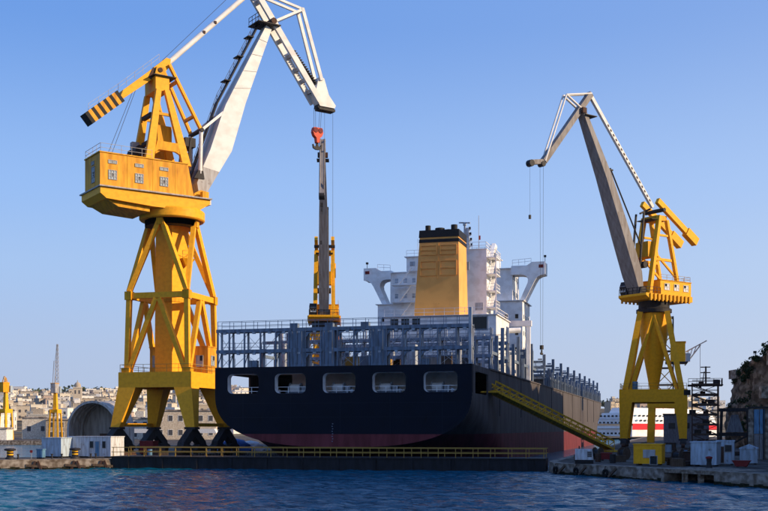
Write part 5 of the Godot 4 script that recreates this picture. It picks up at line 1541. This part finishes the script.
func left_side():
	capstan("yellow and black striped capstan at the far left end of the pier", Vector3(-41.7, G, -122.6))
	capstan("yellow and black striped capstan in front of the white pier shed", Vector3(-35.3, G, -125.6))
	cabin("site_box", "small dark steel box standing alone on the left pier", "box", Vector3(-39.0, G, -125.0), -15, Vector3(0.75, 1.05, 0.6), M.panel_blue, [])
	cabin("freight_container", "plain blue-grey container left of the white pier shed", "container", Vector3(-38.7, G, -130.6), -24, Vector3(2.9, 2.3, 2.4), M.shed_blue, [])
	cabin("pier_shed", "long low white shed with one door and two windows on the pier", "shed", Vector3(-34.3, G, -131.0), -22, Vector3(6.1, 2.45, 2.6), M.shed_white, [[0.35, 1.55, 0.45, 0.75, "window", M.glass], [1.15, 1.05, 0.5, 1.7, "door", M.panel_blue], [2.1, 1.55, 0.42, 0.75, "window", M.glass]])
	var s := thing("warning_sign", "small red sign on a post between the capstan and the dark box", "sign", Vector3(-39.9, G, -124.4))
	beami("post", Vector3.ZERO, Vector3(0, 0.9, 0), 0.05, 0.05, M.rail_grey, s, Vector3.RIGHT)
	boxi("board", Vector3(0, 0.85, 0.04), Vector3(0.3, 0.3, 0.03), M.red, s)
	for k in 5:   # little mooring posts along the edge
		var px := [-37.6, -36.6, -33.6, -33.1, -41.0][k] as float
		var o := thing("mooring_post", ["short dark mooring post left of the striped capstan", "short dark mooring post touching the striped capstan's left side", "left of two short mooring posts before the pier shed", "right of two short mooring posts before the pier shed", "short mooring post beside the leftmost capstan"][k], "post", Vector3(px, G, -(119.6 + (px + 46.2) * 0.384 + 1.6)), 0, "mooring posts on the left pier")
		tubei("shaft", Vector3.ZERO, Vector3(0, 0.5, 0), 0.09, M.dark_steel, o)
		tubei("cap", Vector3(0, 0.5, 0), Vector3(0, 0.58, 0), 0.15, M.dark_steel, o)
	# fender brackets and blocks on the pier face
	var d := Vector3(38.8, 0, -14.9).normalized()
	var nrm := Vector3(d.z, 0, -d.x) * -1.0
	var names := ["rusty timber fender on the pier face near the left edge", "rusty timber fender on the pier face below the small dark box", "rusty timber fender on the pier face below the white shed", "rusty timber fender on the pier face near the dock gate"]
	for k in 4:
		var p: Vector3 = Vector3(-43.6, 0.35, -120.65) + d * [0.0, 5.2, 9.4, 12.4][k]
		var f := thing("pier_fender", names[k], "fender", p + nrm * 0.16, 0, "fenders on the left pier")
		beami("upright", Vector3(-0.5, -0.6, 0.1), Vector3(-0.1, 0.55, 0), 0.22, 0.25, M.rust_steel, f, Vector3.RIGHT)
		beami("upright", Vector3(0.6, -0.6, 0.0), Vector3(0.15, 0.55, 0), 0.22, 0.25, M.rust_steel, f, Vector3.RIGHT)
		beami("waling", Vector3(-1.1, 0.1, 0.25), Vector3(1.1, -0.1, -0.2), 0.2, 0.25, M.timber, f)
	# arched shelter
	var t := thing("arched_shelter", "grey barrel-vaulted shelter open to the front behind the pier shed", "shelter", Vector3(-57.2, G, -216), AXIS)
	var R := 5.5
	var Ht := 3.3
	var prof := [Vector2(R, 0.0)]
	for k in 17: prof.append(Vector2(cos(PI * k / 16.0) * R, Ht + sin(PI * k / 16.0) * R))
	prof.append(Vector2(-R, 0.0))
	var ln := 6.5
	var rings := []
	for z in [0.0, -ln]:
		var row := []
		for p in prof: row.append(Vector3(p.x, p.y, z))
		rings.append(row)
	rings.reverse()
	var b := mb()
	b.loft_smooth(rings)
	var shell := part("vault", b, M.arch_shell, t)
	for z in [0.0, -1.6, -3.2, -4.8, -6.3]:
		b = mb()
		for k in prof.size() - 1:
			var a: Vector2 = prof[k]
			var c: Vector2 = prof[k + 1]
			var ai := Vector2(a.x * 0.93, (a.y - Ht) * 0.93 + Ht if a.y > Ht else a.y)
			var ci := Vector2(c.x * 0.93, (c.y - Ht) * 0.93 + Ht if c.y > Ht else c.y)
			b.hexa([Vector3(a.x * 1.01, a.y * 1.008, z + 0.3), Vector3(a.x * 1.01, a.y * 1.008, z - 0.2), Vector3(c.x * 1.01, c.y * 1.008, z - 0.2), Vector3(c.x * 1.01, c.y * 1.008, z + 0.3), Vector3(ai.x, ai.y, z + 0.3), Vector3(ai.x, ai.y, z - 0.2), Vector3(ci.x, ci.y, z - 0.2), Vector3(ci.x, ci.y, z + 0.3)])
		part("rib", b, M.arch_shell, t)
	b = mb()
	var end := PackedVector2Array()
	for p in prof: end.append(p * 0.99)
	b.prism(end, Vector3(0, 0.02, -ln), Vector3.RIGHT, Vector3.UP, Vector3(0, 0, 0.15))
	part("end_wall", b, M.arch_shell, t)
	for q in [[-2.2, 1.6], [0.4, 2.4], [2.6, 1.4]]:
		boxi("stored_crate", Vector3(q[0], q[1] / 2, -4.5), Vector3(1.8, q[1], 2.0), M.rust_steel, t)
	cabin("red_container", "dull red steel box standing behind the big crane's front wheels", "container", Vector3(-30.6, G, -143.2), AXIS, Vector3(1.9, 1.75, 1.5), M.red, [])
	rng.seed = 71
	var gaps := [[-33.6, 139.0, 0], [-31.8, 137.4, 0], [-36.0, 141.5, 0], [-29.0, 136.2, 1], [-28.4, 139.0, 1], [-27.0, 134.6, 1], [-25.6, 141.2, 2], [-24.8, 146.0, 2], [-31.2, 151.0, 1], [-34.4, 147.6, 0]]
	for i in gaps.size():
		junk(i * 3 + 1, Vector3(gaps[i][0], G, -gaps[i][1]), ["by the big crane's left wheels", "between the big crane's wheels", "between the big crane and the hull"][gaps[i][2]], "left quay")
	# covered heaps beside the hull
	for q in [["blue tarpaulin heap on the quay beside the ship's port quarter", Vector3(-21.4, G, -157.5), 1.7, M.tarp_blue], ["white tarpaulin heap on the quay beside the ship's port quarter", Vector3(-19.6, G, -161.5), 1.4, M.tarp_white]]:
		rng.seed = 9
		var hb := mb()
		var rr := []
		var nz := FastNoiseLite.new()
		nz.seed = 2
		nz.frequency = 0.5
		for j in 8:
			var row := []
			for i in 19:
				var a := TAU * i / 18.0
				var k := j / 7.0
				var rad: float = q[2] * sqrt(1 - k * k) * (1 + 0.35 * nz.get_noise_2d(cos(a) * 3 + j, sin(a) * 3))
				row.append(Vector3(cos(a) * rad * 1.5, k * q[2] * 1.2, -sin(a) * rad))
			rr.append(row)
		hb.loft_smooth(rr)
		var o := part("tarpaulin_heap", hb, q[3])
		o.position = q[1]
		tag(o, q[0], "tarpaulin", "covered heaps beside the ship")

func right_side():
	# generator on its black skid
	var g := thing("generator", "white generator set on a black skid at the quay corner", "generator", Vector3(19.6, G, -107.6), -12)
	boxi("skid", Vector3(0, 0.2, 0), Vector3(1.75, 0.4, 1.1), M.black, g)
	var hb := mb()
	hb.frustum(Vector3(0, 0.4, 0), Vector2(1.75, 1.1), Vector3(-0.05, 1.45, 0), Vector2(1.62, 1.0))
	var hood := part("hood", hb, M.shed_white, g)
	boxi("grille", Vector3(0.52, 0.95, 0.53), Vector3(0.42, 0.55, 0.06), M.dark_steel, hood)
	for k in 4: boxi("louvre", Vector3(0.52, 0.76 + k * 0.13, 0.565), Vector3(0.4, 0.04, 0.04), M.crane_grey, hood)
	tubei("exhaust", Vector3(-0.5, 1.45, -0.2), Vector3(-0.5, 1.75, -0.2), 0.06, M.dark_steel, g)
	cabin("red_toolbox", "red steel toolbox at the foot of the yellow gangway", "box", Vector3(23.7, G, -117.2), -8, Vector3(1.1, 0.8, 0.9), M.red, [])
	cabin("yellow_booth", "square yellow steel booth at the quay edge before the crane", "booth", Vector3(25.0, G, -103.6), -22, Vector3(2.6, 1.95, 2.2), M.lemon, [[0.15, 1.1, 1.0, 0.65, "notice_board", M.crane_grey], [0.55, 0.5, 0.6, 0.75, "doorway", M.glass]])
	cabin("freight_container", "pale blue container before the dark scaffold tower", "container", Vector3(29.5, G, -100.8), -26, Vector3(2.3, 2.2, 2.4), M.shed_blue, [])
	cabin("site_cabin", "narrow pale cabin with a window beside the pale blue container", "cabin", Vector3(32.3, G, -104.0), -20, Vector3(1.6, 2.25, 2.0), M.shed_blue, [[0.3, 1.6, 0.6, 0.6, "window", M.glass], [-0.4, 1.0, 0.6, 1.5, "shutter_door", M.rust_steel]])
	var hut := cabin("gabled_hut", "small pale blue hut with a pitched roof by the cliff", "hut", Vector3(35.0, G, -105.5), -20, Vector3(1.6, 1.5, 1.6), M.shed_blue, [])
	var rb := mb()
	rb.prism(PackedVector2Array([Vector2(-0.9, 1.58), Vector2(0.9, 1.58), Vector2(0, 1.95)]), Vector3(0, 0, -0.85), Vector3.RIGHT, Vector3.UP, Vector3(0, 0, 1.7))
	part("gable_roof", rb, M.shed_blue, hut)
	# red plant and barriers
	var sk := thing("waste_skip", "red steel skip near the quay edge under the cliff", "skip", Vector3(32.0, G, -98.4), -24)
	sk.scale = Vector3(0.85, 0.75, 0.85)
	var sb := mb()
	sb.prism(PackedVector2Array([Vector2(-0.55, 0.1), Vector2(0.55, 0.1), Vector2(0.9, 0.75), Vector2(-0.9, 0.75)]), Vector3(0, 0, -0.55), Vector3.RIGHT, Vector3.UP, Vector3(0, 0, 1.1))
	part("bin", sb, M.red, sk)
	boxi("rim", Vector3(0, 0.77, 0), Vector3(1.9, 0.08, 1.2), M.red, sk)
	for q in [-0.4, 0.4]: boxi("skid", Vector3(q, 0.05, 0), Vector3(0.12, 0.1, 1.1), M.dark_steel, sk)
	var mb1 := thing("mooring_bollard", "dark mooring bollard with a red cap before the pale blue container", "bollard", Vector3(28.5, G, -96.4))
	var bb := mb()
	bb.lathe(Vector3.ZERO, [[0.0, 0.0], [0.32, 0.0], [0.25, 0.1], [0.2, 0.5], [0.24, 0.8]], 16)
	part("shaft", bb, M.dark_steel, mb1)
	bb = mb()
	bb.lathe(Vector3.ZERO, [[0.24, 0.8], [0.3, 0.85], [0.28, 0.98], [0.0, 1.05]], 16)
	part("cap", bb, M.red, mb1)
	# white crowd barriers by the edge
	for k in 5:
		var u := 0.42 + k * 0.1
		var p := Vector3(lerpf(26.7, 43.5, u * 0.62), G, -lerpf(89.0, 52.0, u * 0.62)) + Vector3(1.3, 0, -0.5)
		var br := thing("barrier", "white tubular barrier along the quay edge, %s from the pale blue hut" % ["first", "second", "third", "fourth", "fifth"][k], "barrier", p, 65.6, "white barriers on the quay")
		for yy in [0.25, 0.95]: tubei("rail", Vector3(-0.7, yy, 0), Vector3(0.7, yy, 0), 0.03, M.rail_grey, br)
		for i in 6: tubei("upright", Vector3(-0.7 + i * 0.28, 0.05 if i % 5 == 0 else 0.25, 0), Vector3(-0.7 + i * 0.28, 0.95, 0), 0.02, M.rail_grey, br)
		for i in [-0.6, 0.6]: boxi("foot", Vector3(i, 0.03, 0), Vector3(0.06, 0.06, 0.5), M.rail_grey, br)
	# tyre fenders on the quay face
	var d := Vector3(17.0, 0, -110.5).direction_to(Vector3(24.1, 0, -94.6))
	var nrm := Vector3(-d.z, 0, d.x) * -1.0
	for k in 3:
		var o: Vector3 = Vector3(17.0, 0.42, -110.5) + d * [1.0, 4.6, 9.4][k] + Vector3(-0.32, 0, 0.14) * 1.1
		var f := thing("tyre_fender", ["black tyre fender by the gate end of the right quay", "black tyre fender below the white generator", "black tyre fender on the quay below the gangway foot"][k], "fender", o, rad_to_deg(atan2(-d.z, d.x)), "tyre fenders on the right quay")
		var tm := mb()
		for i in 16:
			var a0 := TAU * i / 16.0
			var a1 := TAU * (i + 1) / 16.0
			tm.beam(Vector3(cos(a0) * 0.28, sin(a0) * 0.28, 0), Vector3(cos(a1) * 0.28, sin(a1) * 0.28, 0), 0.2, 0.18, Vector3(0, 0, 1))
		part("tyre", tm, M.rubber, f)
		beami("chain", Vector3(-0.1, 0.4, 0), Vector3(-0.05, 0.66, -0.1), 0.05, 0.05, M.rust_steel, f, Vector3.RIGHT)
		beami("prop", Vector3(0.5, -0.3, 0), Vector3(1.7, 0.5, 0), 0.18, 0.2, M.timber, f)
	# scaffold tower
	var t := thing("scaffold_tower", "dark rusty scaffold tower with a small mast on top", "tower", Vector3(43.8, G, -150), AXIS)
	var hw := 1.7
	for sx in [-1.0, 1.0]:
		for sz in [-1.0, 1.0]:
			beami("post", Vector3(sx * hw, 0, sz * hw), Vector3(sx * hw, 9.6, sz * hw), 0.16, 0.16, M.rust_steel, t, Vector3.RIGHT)
	for k in 7:
		var y := 1.2 + k * 1.35
		boxi("platform", Vector3(0, y, 0), Vector3(hw * 2 - 0.2, 0.08, hw * 2 - 0.2) if k != 6 else Vector3(hw * 2 + 1.2, 0.12, hw * 2 + 1.2), M.rust_steel, t)
		for s in [-1.0, 1.0]:
			beami("ledger", Vector3(-hw, y, s * hw), Vector3(hw, y, s * hw), 0.12, 0.14, M.rust_steel, t)
			beami("ledger", Vector3(s * hw, y, -hw), Vector3(s * hw, y, hw), 0.12, 0.14, M.rust_steel, t)
			beami("brace", Vector3(-hw, y, s * hw), Vector3(hw, y - 1.3, s * hw), 0.08, 0.1, M.rust_steel, t)
			beami("guard_rail", Vector3(-hw, y + 0.7, s * hw), Vector3(hw, y + 0.7, s * hw), 0.06, 0.06, M.rust_steel, t)
			beami("brace", Vector3(s * hw, y, -hw), Vector3(s * hw, y - 1.3, hw), 0.08, 0.1, M.rust_steel, t)
		beami("brace", Vector3(hw, y, hw), Vector3(-hw, y - 1.3, hw), 0.07, 0.08, M.rust_steel, t)
		boxi("toe_board", Vector3(0, y + 0.12, hw - 0.05), Vector3(hw * 2, 0.2, 0.04), M.timber, t)
		boxi("stored_drum", Vector3(0.7 - 0.2 * k, y + 0.3, -0.6), Vector3(0.7, 0.55, 0.8), M.rust_steel, t)
		boxi("stored_drum", Vector3(-0.6 + 0.35 * k * (1 if k % 2 == 0 else -1), y + 0.4, 0.2), Vector3(0.9, 0.7, 1.2), M.dark_steel, t)
	beami("mast", Vector3(0.1, 9.3, 0), Vector3(0.1, 11.9, 0), 0.22, 0.22, M.rust_steel, t, Vector3.RIGHT)
	beami("mast", Vector3(-0.4, 9.3, 0.3), Vector3(-0.1, 11.2, 0.1), 0.12, 0.12, M.rust_steel, t, Vector3.RIGHT)
	for k in 3: boxi("mast_arm", Vector3(0.05, 10.3 + k * 0.75, 0), Vector3(1.3, 0.13, 0.2), M.rust_steel, t)
	railing([Vector3(-2.2, 9.36, 2.2), Vector3(2.2, 9.36, 2.2), Vector3(2.2, 9.36, -2.2)], 0.8, 1.0, M.rust_steel, t, 0.03)
	# dark steel frame with hopper
	var fr := thing("hopper_frame", "dark steel frame holding a pale tapered hopper below the cliff", "hopper", Vector3(50.4, G, -158), AXIS)
	for sx in [-1.0, 1.0]:
		for sz in [-1.0, 1.0]:
			beami("post", Vector3(sx * 2.0, 0, sz * 1.5), Vector3(sx * 1.8, 6.0, sz * 1.5), 0.32, 0.32, M.dark_steel, fr, Vector3.RIGHT)
	for yy in [2.6, 6.1]:
		for s in [-1.0, 1.0]:
			beami("girder", Vector3(-2.2, yy, s * 1.5), Vector3(2.2, yy, s * 1.5), 0.3, 0.45, M.dark_steel, fr)
	var hp := mb()
	hp.frustum(Vector3(0, 2.9, 0), Vector2(2.4, 2.0), Vector3(0, 5.4, 0), Vector2(0.9, 0.9))
	part("hopper", hp, M.tin, fr)
	for s in [-1.0, 1.0]: beami("brace", Vector3(-1.9, 0.3, s * 1.5), Vector3(1.9, 2.5, s * 1.5), 0.16, 0.16, M.dark_steel, fr)
	# panelled shed at the right edge
	var sh := thing("panelled_shed", "tall shed with pale vertical panels and a blue door at the right edge", "shed", Vector3(41.0, G, -121.5), -20)
	boxi("core", Vector3(3.2, 2.85, -2.2), Vector3(7.6, 5.7, 4.0), M.concrete, sh)
	for k in 13:
		var tone: Material = M.panel_blue if k in [1, 2] else (M.concrete if k % 3 != 1 else M.wall2)
		boxi("panel", Vector3(-0.45 + k * 0.6, 2.8 if not k in [1, 2] else 4.2, -0.13 + (0.02 if k % 2 == 0 else 0.0)), Vector3(0.52, 5.5 if not k in [1, 2] else 2.7, 0.16), tone, sh)
	for k in [1, 2]: boxi("panel", Vector3(-0.45 + k * 0.6, 1.4, -0.12), Vector3(0.5, 2.7, 0.12), M.tin, sh)
	boxi("roof_edge", Vector3(3.2, 5.78, -2.2), Vector3(7.9, 0.16, 4.4), M.dark_steel, sh)
	for k in [0.9, 2.1, 3.3]: tubei("drain_pipe", Vector3(k, 0, 0.06), Vector3(k, 5.6, 0.06), 0.07, M.dark_steel, sh)
	# grey store behind the crane
	var gs := thing("grey_store", "low grey store building behind the right crane's inner leg", "building", Vector3(66.5, G, -242), AXIS)
	boxi("wall", Vector3(0, 3.2, 0), Vector3(9.5, 6.4, 8), M.tin, gs)
	boxi("roof", Vector3(0, 6.5, 0), Vector3(9.9, 0.25, 8.4), M.dark_steel, gs)
	for k in 3: boxi("window", Vector3(-3 + k * 3, 4.0, 4.03), Vector3(1.4, 1.2, 0.1), M.glass, gs)
	# floodlight mast on the cliff
	var fl := thing("floodlight_mast", "thin floodlight mast standing on the cliff slope", "lamp", Vector3(64.2, 15.6, -190))
	beami("pole", Vector3(0, -1, 0), Vector3(0, 2.0, 0), 0.1, 0.1, M.dark_steel, fl, Vector3.RIGHT)
	boxi("lamp_head", Vector3(-0.1, 2.1, 0), Vector3(0.5, 0.4, 0.3), M.dark_steel, fl)
	boxi("lamp_bracket", Vector3(-0.1, 1.75, 0), Vector3(0.6, 0.08, 0.08), M.dark_steel, fl)
	# clutter between the crane and the edge
	rng.seed = 808
	var words := ["between the generator and the gangway", "behind the yellow booth", "in front of the right crane's wheels", "between the yellow booth and the pale blue container", "beside the scaffold tower"]
	var spots := [[22.0, 113.0, 0], [21.0, 117.0, 0], [26.4, 121.0, 0], [27.8, 112.5, 1], [30.0, 116.0, 1], [31.5, 125.0, 1], [33.0, 140.0, 2], [37.0, 150.0, 2], [40.5, 158.0, 2], [43.0, 166.0, 2], [36.0, 131.0, 2], [27.4, 103.5, 3], [28.4, 106.5, 3], [29.6, 108.0, 3], [28.2, 101.6, 3], [38.8, 141.0, 4], [40.5, 146.0, 4], [40.0, 134.0, 4], [36.2, 118.0, 4], [34.0, 112.0, 4], [22.8, 109.6, 0], [24.4, 113.6, 0], [23.6, 121.4, 0], [25.8, 108.4, 1], [28.8, 119.6, 1], [33.0, 121.0, 1], [34.6, 144.6, 2], [38.6, 163.0, 2], [44.8, 172.0, 2], [46.6, 181.0, 2], [42.2, 150.8, 4], [26.8, 100.2, 3], [30.6, 111.6, 3], [38.0, 127.0, 4], [45.5, 141.0, 4]]
	for i in spots.size():
		var at := Vector3(spots[i][0], G, -spots[i][1])
		var wh: String = words[spots[i][2]]
		junk(i, at, wh, "right quay")

func junk(i: int, at: Vector3, wh: String, where: String):
		match i % 5:
			4:
				var o := thing("pipe_bundle", "bundle of rusty pipes %s" % wh, "pipes", at, rng.randf_range(-70, 10), "pipe bundles on the %s" % where)
				for q in 5: tubei("pipe", Vector3(-0.5 + q * 0.25 if q < 3 else -0.37 + (q - 3) * 0.25, 0.13 if q < 3 else 0.34, -1.4), Vector3(-0.5 + q * 0.25 if q < 3 else -0.37 + (q - 3) * 0.25, 0.13 if q < 3 else 0.34, 1.4), 0.12, M.rust_steel, o)
				for q in [-0.9, 0.9]: boxi("chock", Vector3(-0.25, 0.02, q), Vector3(1.0, 0.04, 0.15), M.timber, o)
			0:
				var o := thing("oil_drum", "%s oil drum %s" % [["rusty", "blue", "black"][i % 3], wh], "drum", at, 0, "oil drums on the %s" % where)
				tubei("barrel", Vector3.ZERO, Vector3(0, 0.9, 0), 0.3, [M.rust_steel, M.panel_blue, M.dark_steel][i % 3], o)
				for y in [0.02, 0.3, 0.6, 0.88]: tubei("hoop", Vector3(0, y - 0.015, 0), Vector3(0, y + 0.015, 0), 0.32, M.dark_steel, o)
			1:
				var o := thing("pallet_stack", "stack of timber pallets %s" % wh, "pallets", at, rng.randf_range(-40, 20), "pallet stacks on the %s" % where)
				for k in 4:
					for q in 4: boxi("board", Vector3(-0.45 + q * 0.3, 0.16 + k * 0.17, 0), Vector3(0.22, 0.025, 1.2), M.timber, o)
					for q in 3: boxi("bearer", Vector3(0, 0.075 + k * 0.17, -0.5 + q * 0.5), Vector3(1.15, 0.14, 0.1), M.timber, o)
			2:
				var o := thing("cable_reel", "wooden cable reel %s" % wh, "reel", at, rng.randf_range(-60, 60), "cable reels on the %s" % where)
				for q in [-0.4, 0.35]: tubei("flange", Vector3(q, 0.7, 0), Vector3(q + 0.06, 0.7, 0), 0.7, M.timber, o)
				tubei("core", Vector3(-0.35, 0.7, 0), Vector3(0.36, 0.7, 0), 0.45, M.dark_steel, o)
			3:
				var o := thing("machine_crate", "%s steel crate %s" % [["grey", "rusty", "pale blue"][i % 3], wh], "crate", at, rng.randf_range(-30, 30), "steel crates on the %s" % where)
				boxi("body", Vector3(0, 0.6, 0), Vector3(1.5, 1.1, 1.1), [M.tin, M.rust_steel, M.shed_blue][i % 3], o)
				for q in [-0.7, 0.7]: boxi("batten", Vector3(q, 0.6, 0), Vector3(0.1, 1.16, 1.16), M.dark_steel, o)
				boxi("lid", Vector3(0, 1.18, 0), Vector3(1.6, 0.06, 1.2), M.dark_steel, o)

func lattice_crane():
	var t := thing("quay_crane", "yellow crane on a lattice tower half hidden behind the right crane", "crane", Vector3(67.2, G, -263), AXIS, "far quay cranes")
	for sx in [-1.0, 1.0]:
		for sz in [-1.0, 1.0]:
			beami("portal_leg", Vector3(3.3 * sx, 0, 3.3 * sz), Vector3(3.0 * sx, 8.4, 3.0 * sz), 1.6, 1.3, M.lemon, t, Vector3(0, 0, 1))
	for s in [-1.0, 1.0]:
		boxi("portal_beam", Vector3(0, 9.0, 3.0 * s), Vector3(8.0, 1.5, 1.4), M.lemon, t)
		boxi("portal_beam", Vector3(3.0 * s, 8.99, 0), Vector3(1.4, 1.46, 4.59), M.lemon, t)
	for sx in [-1.0, 1.0]:
		for sz in [-1.0, 1.0]:
			beami("tower_post", Vector3(1.9 * sx, 9.7, 1.9 * sz), Vector3(1.9 * sx, 30.0, 1.9 * sz), 0.3, 0.3, M.dark_steel, t, Vector3.RIGHT)
	for k in 5:
		var y := 9.8 + k * 4.0
		for s in [-1.0, 1.0]:
			beami("tower_tie", Vector3(-1.9, y + 4.0, s * 1.9), Vector3(1.9, y + 4.0, s * 1.9), 0.22, 0.25, M.rust_steel, t)
			beami("tower_brace", Vector3(-1.9 * s, y, s * 1.9), Vector3(1.9 * s, y + 4.0, s * 1.9), 0.2, 0.2, M.yellow_worn, t)
			beami("tower_brace", Vector3(s * 1.9, y, -1.9), Vector3(s * 1.9, y + 4.0, 1.9), 0.2, 0.2, M.yellow_worn, t)
	boxi("machine_house", Vector3(3.0, 21.5, 0), Vector3(3.4, 4.6, 4.2), M.lemon, t)
	boxi("roof", Vector3(3.0, 23.9, 0), Vector3(3.7, 0.2, 4.5), M.yellow_worn, t)
	boxi("house_floor", Vector3(2.6, 19.0, 0), Vector3(5.0, 0.4, 4.6), M.dark_steel, t)
	boxi("driver_cab", Vector3(5.1, 20.2, 1.2), Vector3(1.4, 2.0, 1.6), M.glass_pale, t)
	for z in [-0.6, 0.6]:
		beami("jib_chord", Vector3(4.6, 18.4, z), Vector3(8.2, 23.2, z * 0.4), 0.28, 0.28, M.crane_grey, t, Vector3(0, 0, 1))
		beami("jib_chord", Vector3(4.8, 21.6, z), Vector3(9.6, 24.2, z * 0.4), 0.22, 0.22, M.crane_grey, t, Vector3(0, 0, 1))
	for k in 4:
		beami("jib_lacing", Vector3(4.7 + k * 0.9, 18.6 + k * 1.2, 0), Vector3(5.4 + k * 0.9, 21.9 + k * 0.45, 0), 0.18, 0.18, M.crane_grey, t, Vector3(0, 0, 1))
	tubei("hoist_rope", Vector3(8.1, 23.0, 0), Vector3(8.1, 14.2, 0), 0.05, M.cable, t)
	boxi("hook_block", Vector3(8.1, 13.6, 0), Vector3(0.6, 1.3, 0.5), M.dark_steel, t)

func clear_sky(exposure: float, sun_bearing: float) -> ImageTexture:
	# clear air from horizon to zenith, a little paler low down on the sun's side
	var stops := [[-90.0, Color8(52, 70, 84)], [-6.0, Color8(92, 108, 124)], [-0.6, Color8(168, 184, 208)], [0.0, Color8(177, 193, 220)], [3.0, Color8(175, 194, 226)], [8.0, Color8(164, 196, 240)], [12.0, Color8(148, 188, 244)], [20.0, Color8(106, 156, 230)], [32.0, Color8(96, 148, 226)], [60.0, Color8(88, 140, 219)], [90.0, Color8(84, 135, 215)]]
	var w := 512
	var hh := 512
	var im := Image.create(w, hh, false, Image.FORMAT_RGBF)
	for y in hh:
		var el := 90.0 - 180.0 * (y + 0.5) / hh
		var k := 0
		while k < stops.size() - 2 and stops[k + 1][0] < el: k += 1
		var u: float = smoothstep(0.0, 1.0, (el - stops[k][0]) / (stops[k + 1][0] - stops[k][0])) * 0.35 + 0.65 * (el - stops[k][0]) / (stops[k + 1][0] - stops[k][0])
		var c: Color = (stops[k][1] as Color).srgb_to_linear().lerp((stops[k + 1][1] as Color).srgb_to_linear(), clampf(u, 0, 1))
		for x in w:
			var a := TAU * (x + 0.5) / w          # bearing; the picture's left edge looks along -z
			var d := Vector2(sin(a), -cos(a))
			var s := Vector2(cos(deg_to_rad(sun_bearing)), sin(deg_to_rad(sun_bearing)))
			var g := pow(maxf(0.0, 0.5 + 0.5 * d.dot(s)), 2.0) * exp(-maxf(el, 0.0) / 22.0)
			var q := c.lerp(Color(0.80, 0.85, 0.92), minf(1.0, 1.25 * g)) if el > -1.0 else c
			im.set_pixel(x, y, Color(q.r / exposure, q.g / exposure, q.b / exposure))
	return ImageTexture.create_from_image(im)

# ----------------------------------------------------------------
func _ready():
	# camera: level, with the lens shifted up; 8.4 m equivalent view of 38 degrees across
	var cam := Camera3D.new()
	cam.name = "camera"
	add_child(cam)
	cam.position = Vector3(0, 4.6, 0)
	cam.projection = Camera3D.PROJECTION_FRUSTUM
	cam.near = 0.5
	cam.far = 9000.0
	cam.size = 0.5 * 511.0 / 1100.0
	cam.frustum_offset = Vector2(0, 0.5 * 172.5 / 1100.0)
	cam.current = true
	var env := Environment.new()
	env.background_mode = Environment.BG_SKY
	var sky := Sky.new()
	var exposure := 1.2
	var sun_bearing := 15.5      # degrees to the camera's side of due right
	var sun_height := 24.0
	var sm := PanoramaSkyMaterial.new()
	sm.panorama = clear_sky(exposure, sun_bearing)
	sky.sky_material = sm
	env.sky = sky
	env.tonemap_mode = Environment.TONE_MAPPER_LINEAR
	env.tonemap_exposure = exposure
	env.fog_enabled = true
	env.fog_density = 0.00003
	env.fog_light_color = Color(0.72, 0.79, 0.9)
	env.sdfgi_enabled = true
	env.ssao_enabled = true
	env.ssil_enabled = true
	var we := WorldEnvironment.new()
	we.name = "world_environment"
	we.environment = env
	add_child(we)
	var sun := DirectionalLight3D.new()
	sun.name = "sun"
	sun.light_color = Color(1.0, 0.89, 0.73)
	sun.light_energy = 1.6
	sun.light_angular_distance = 0.5
	sun.shadow_enabled = true
	add_child(sun)
	var h := deg_to_rad(sun_height)
	var az := deg_to_rad(sun_bearing)
	var to_sun := Vector3(cos(h) * cos(az), sin(h), cos(h) * sin(az))
	sun.look_at_from_position(Vector3.ZERO, -to_sun)
	make_materials()
	make_units()
	setting()
	cliff()
	town()
	ferry()
	container_ship()
	gangway()
	big_crane()
	lever_crane("yellow crane with a dark grey jib on the right-hand quay", Vector3(48.0, G, -195.5), 214.8, 1.0, 17.0, M.crane_white)
	lever_crane("yellow crane with an upright dark jib rising behind the ship's stern", Vector3(-12.6, G, -233.0), 272.0, 0.7, 45.6, M.jib_grey)
	far_crane("slender far crane with an upright lattice jib left of the arched shelter", Vector3(-100.4, G, -336), 80, 24.0, Vector2(2.6, 29.2), M.crane_grey)
	far_crane("yellow far crane cut off by the left edge", Vector3(-113.5, G, -330), 60, 19.0, Vector2(-0.5, 18.5), M.yellow_worn)
	lattice_crane()
	left_side()
	right_side()
	plants()
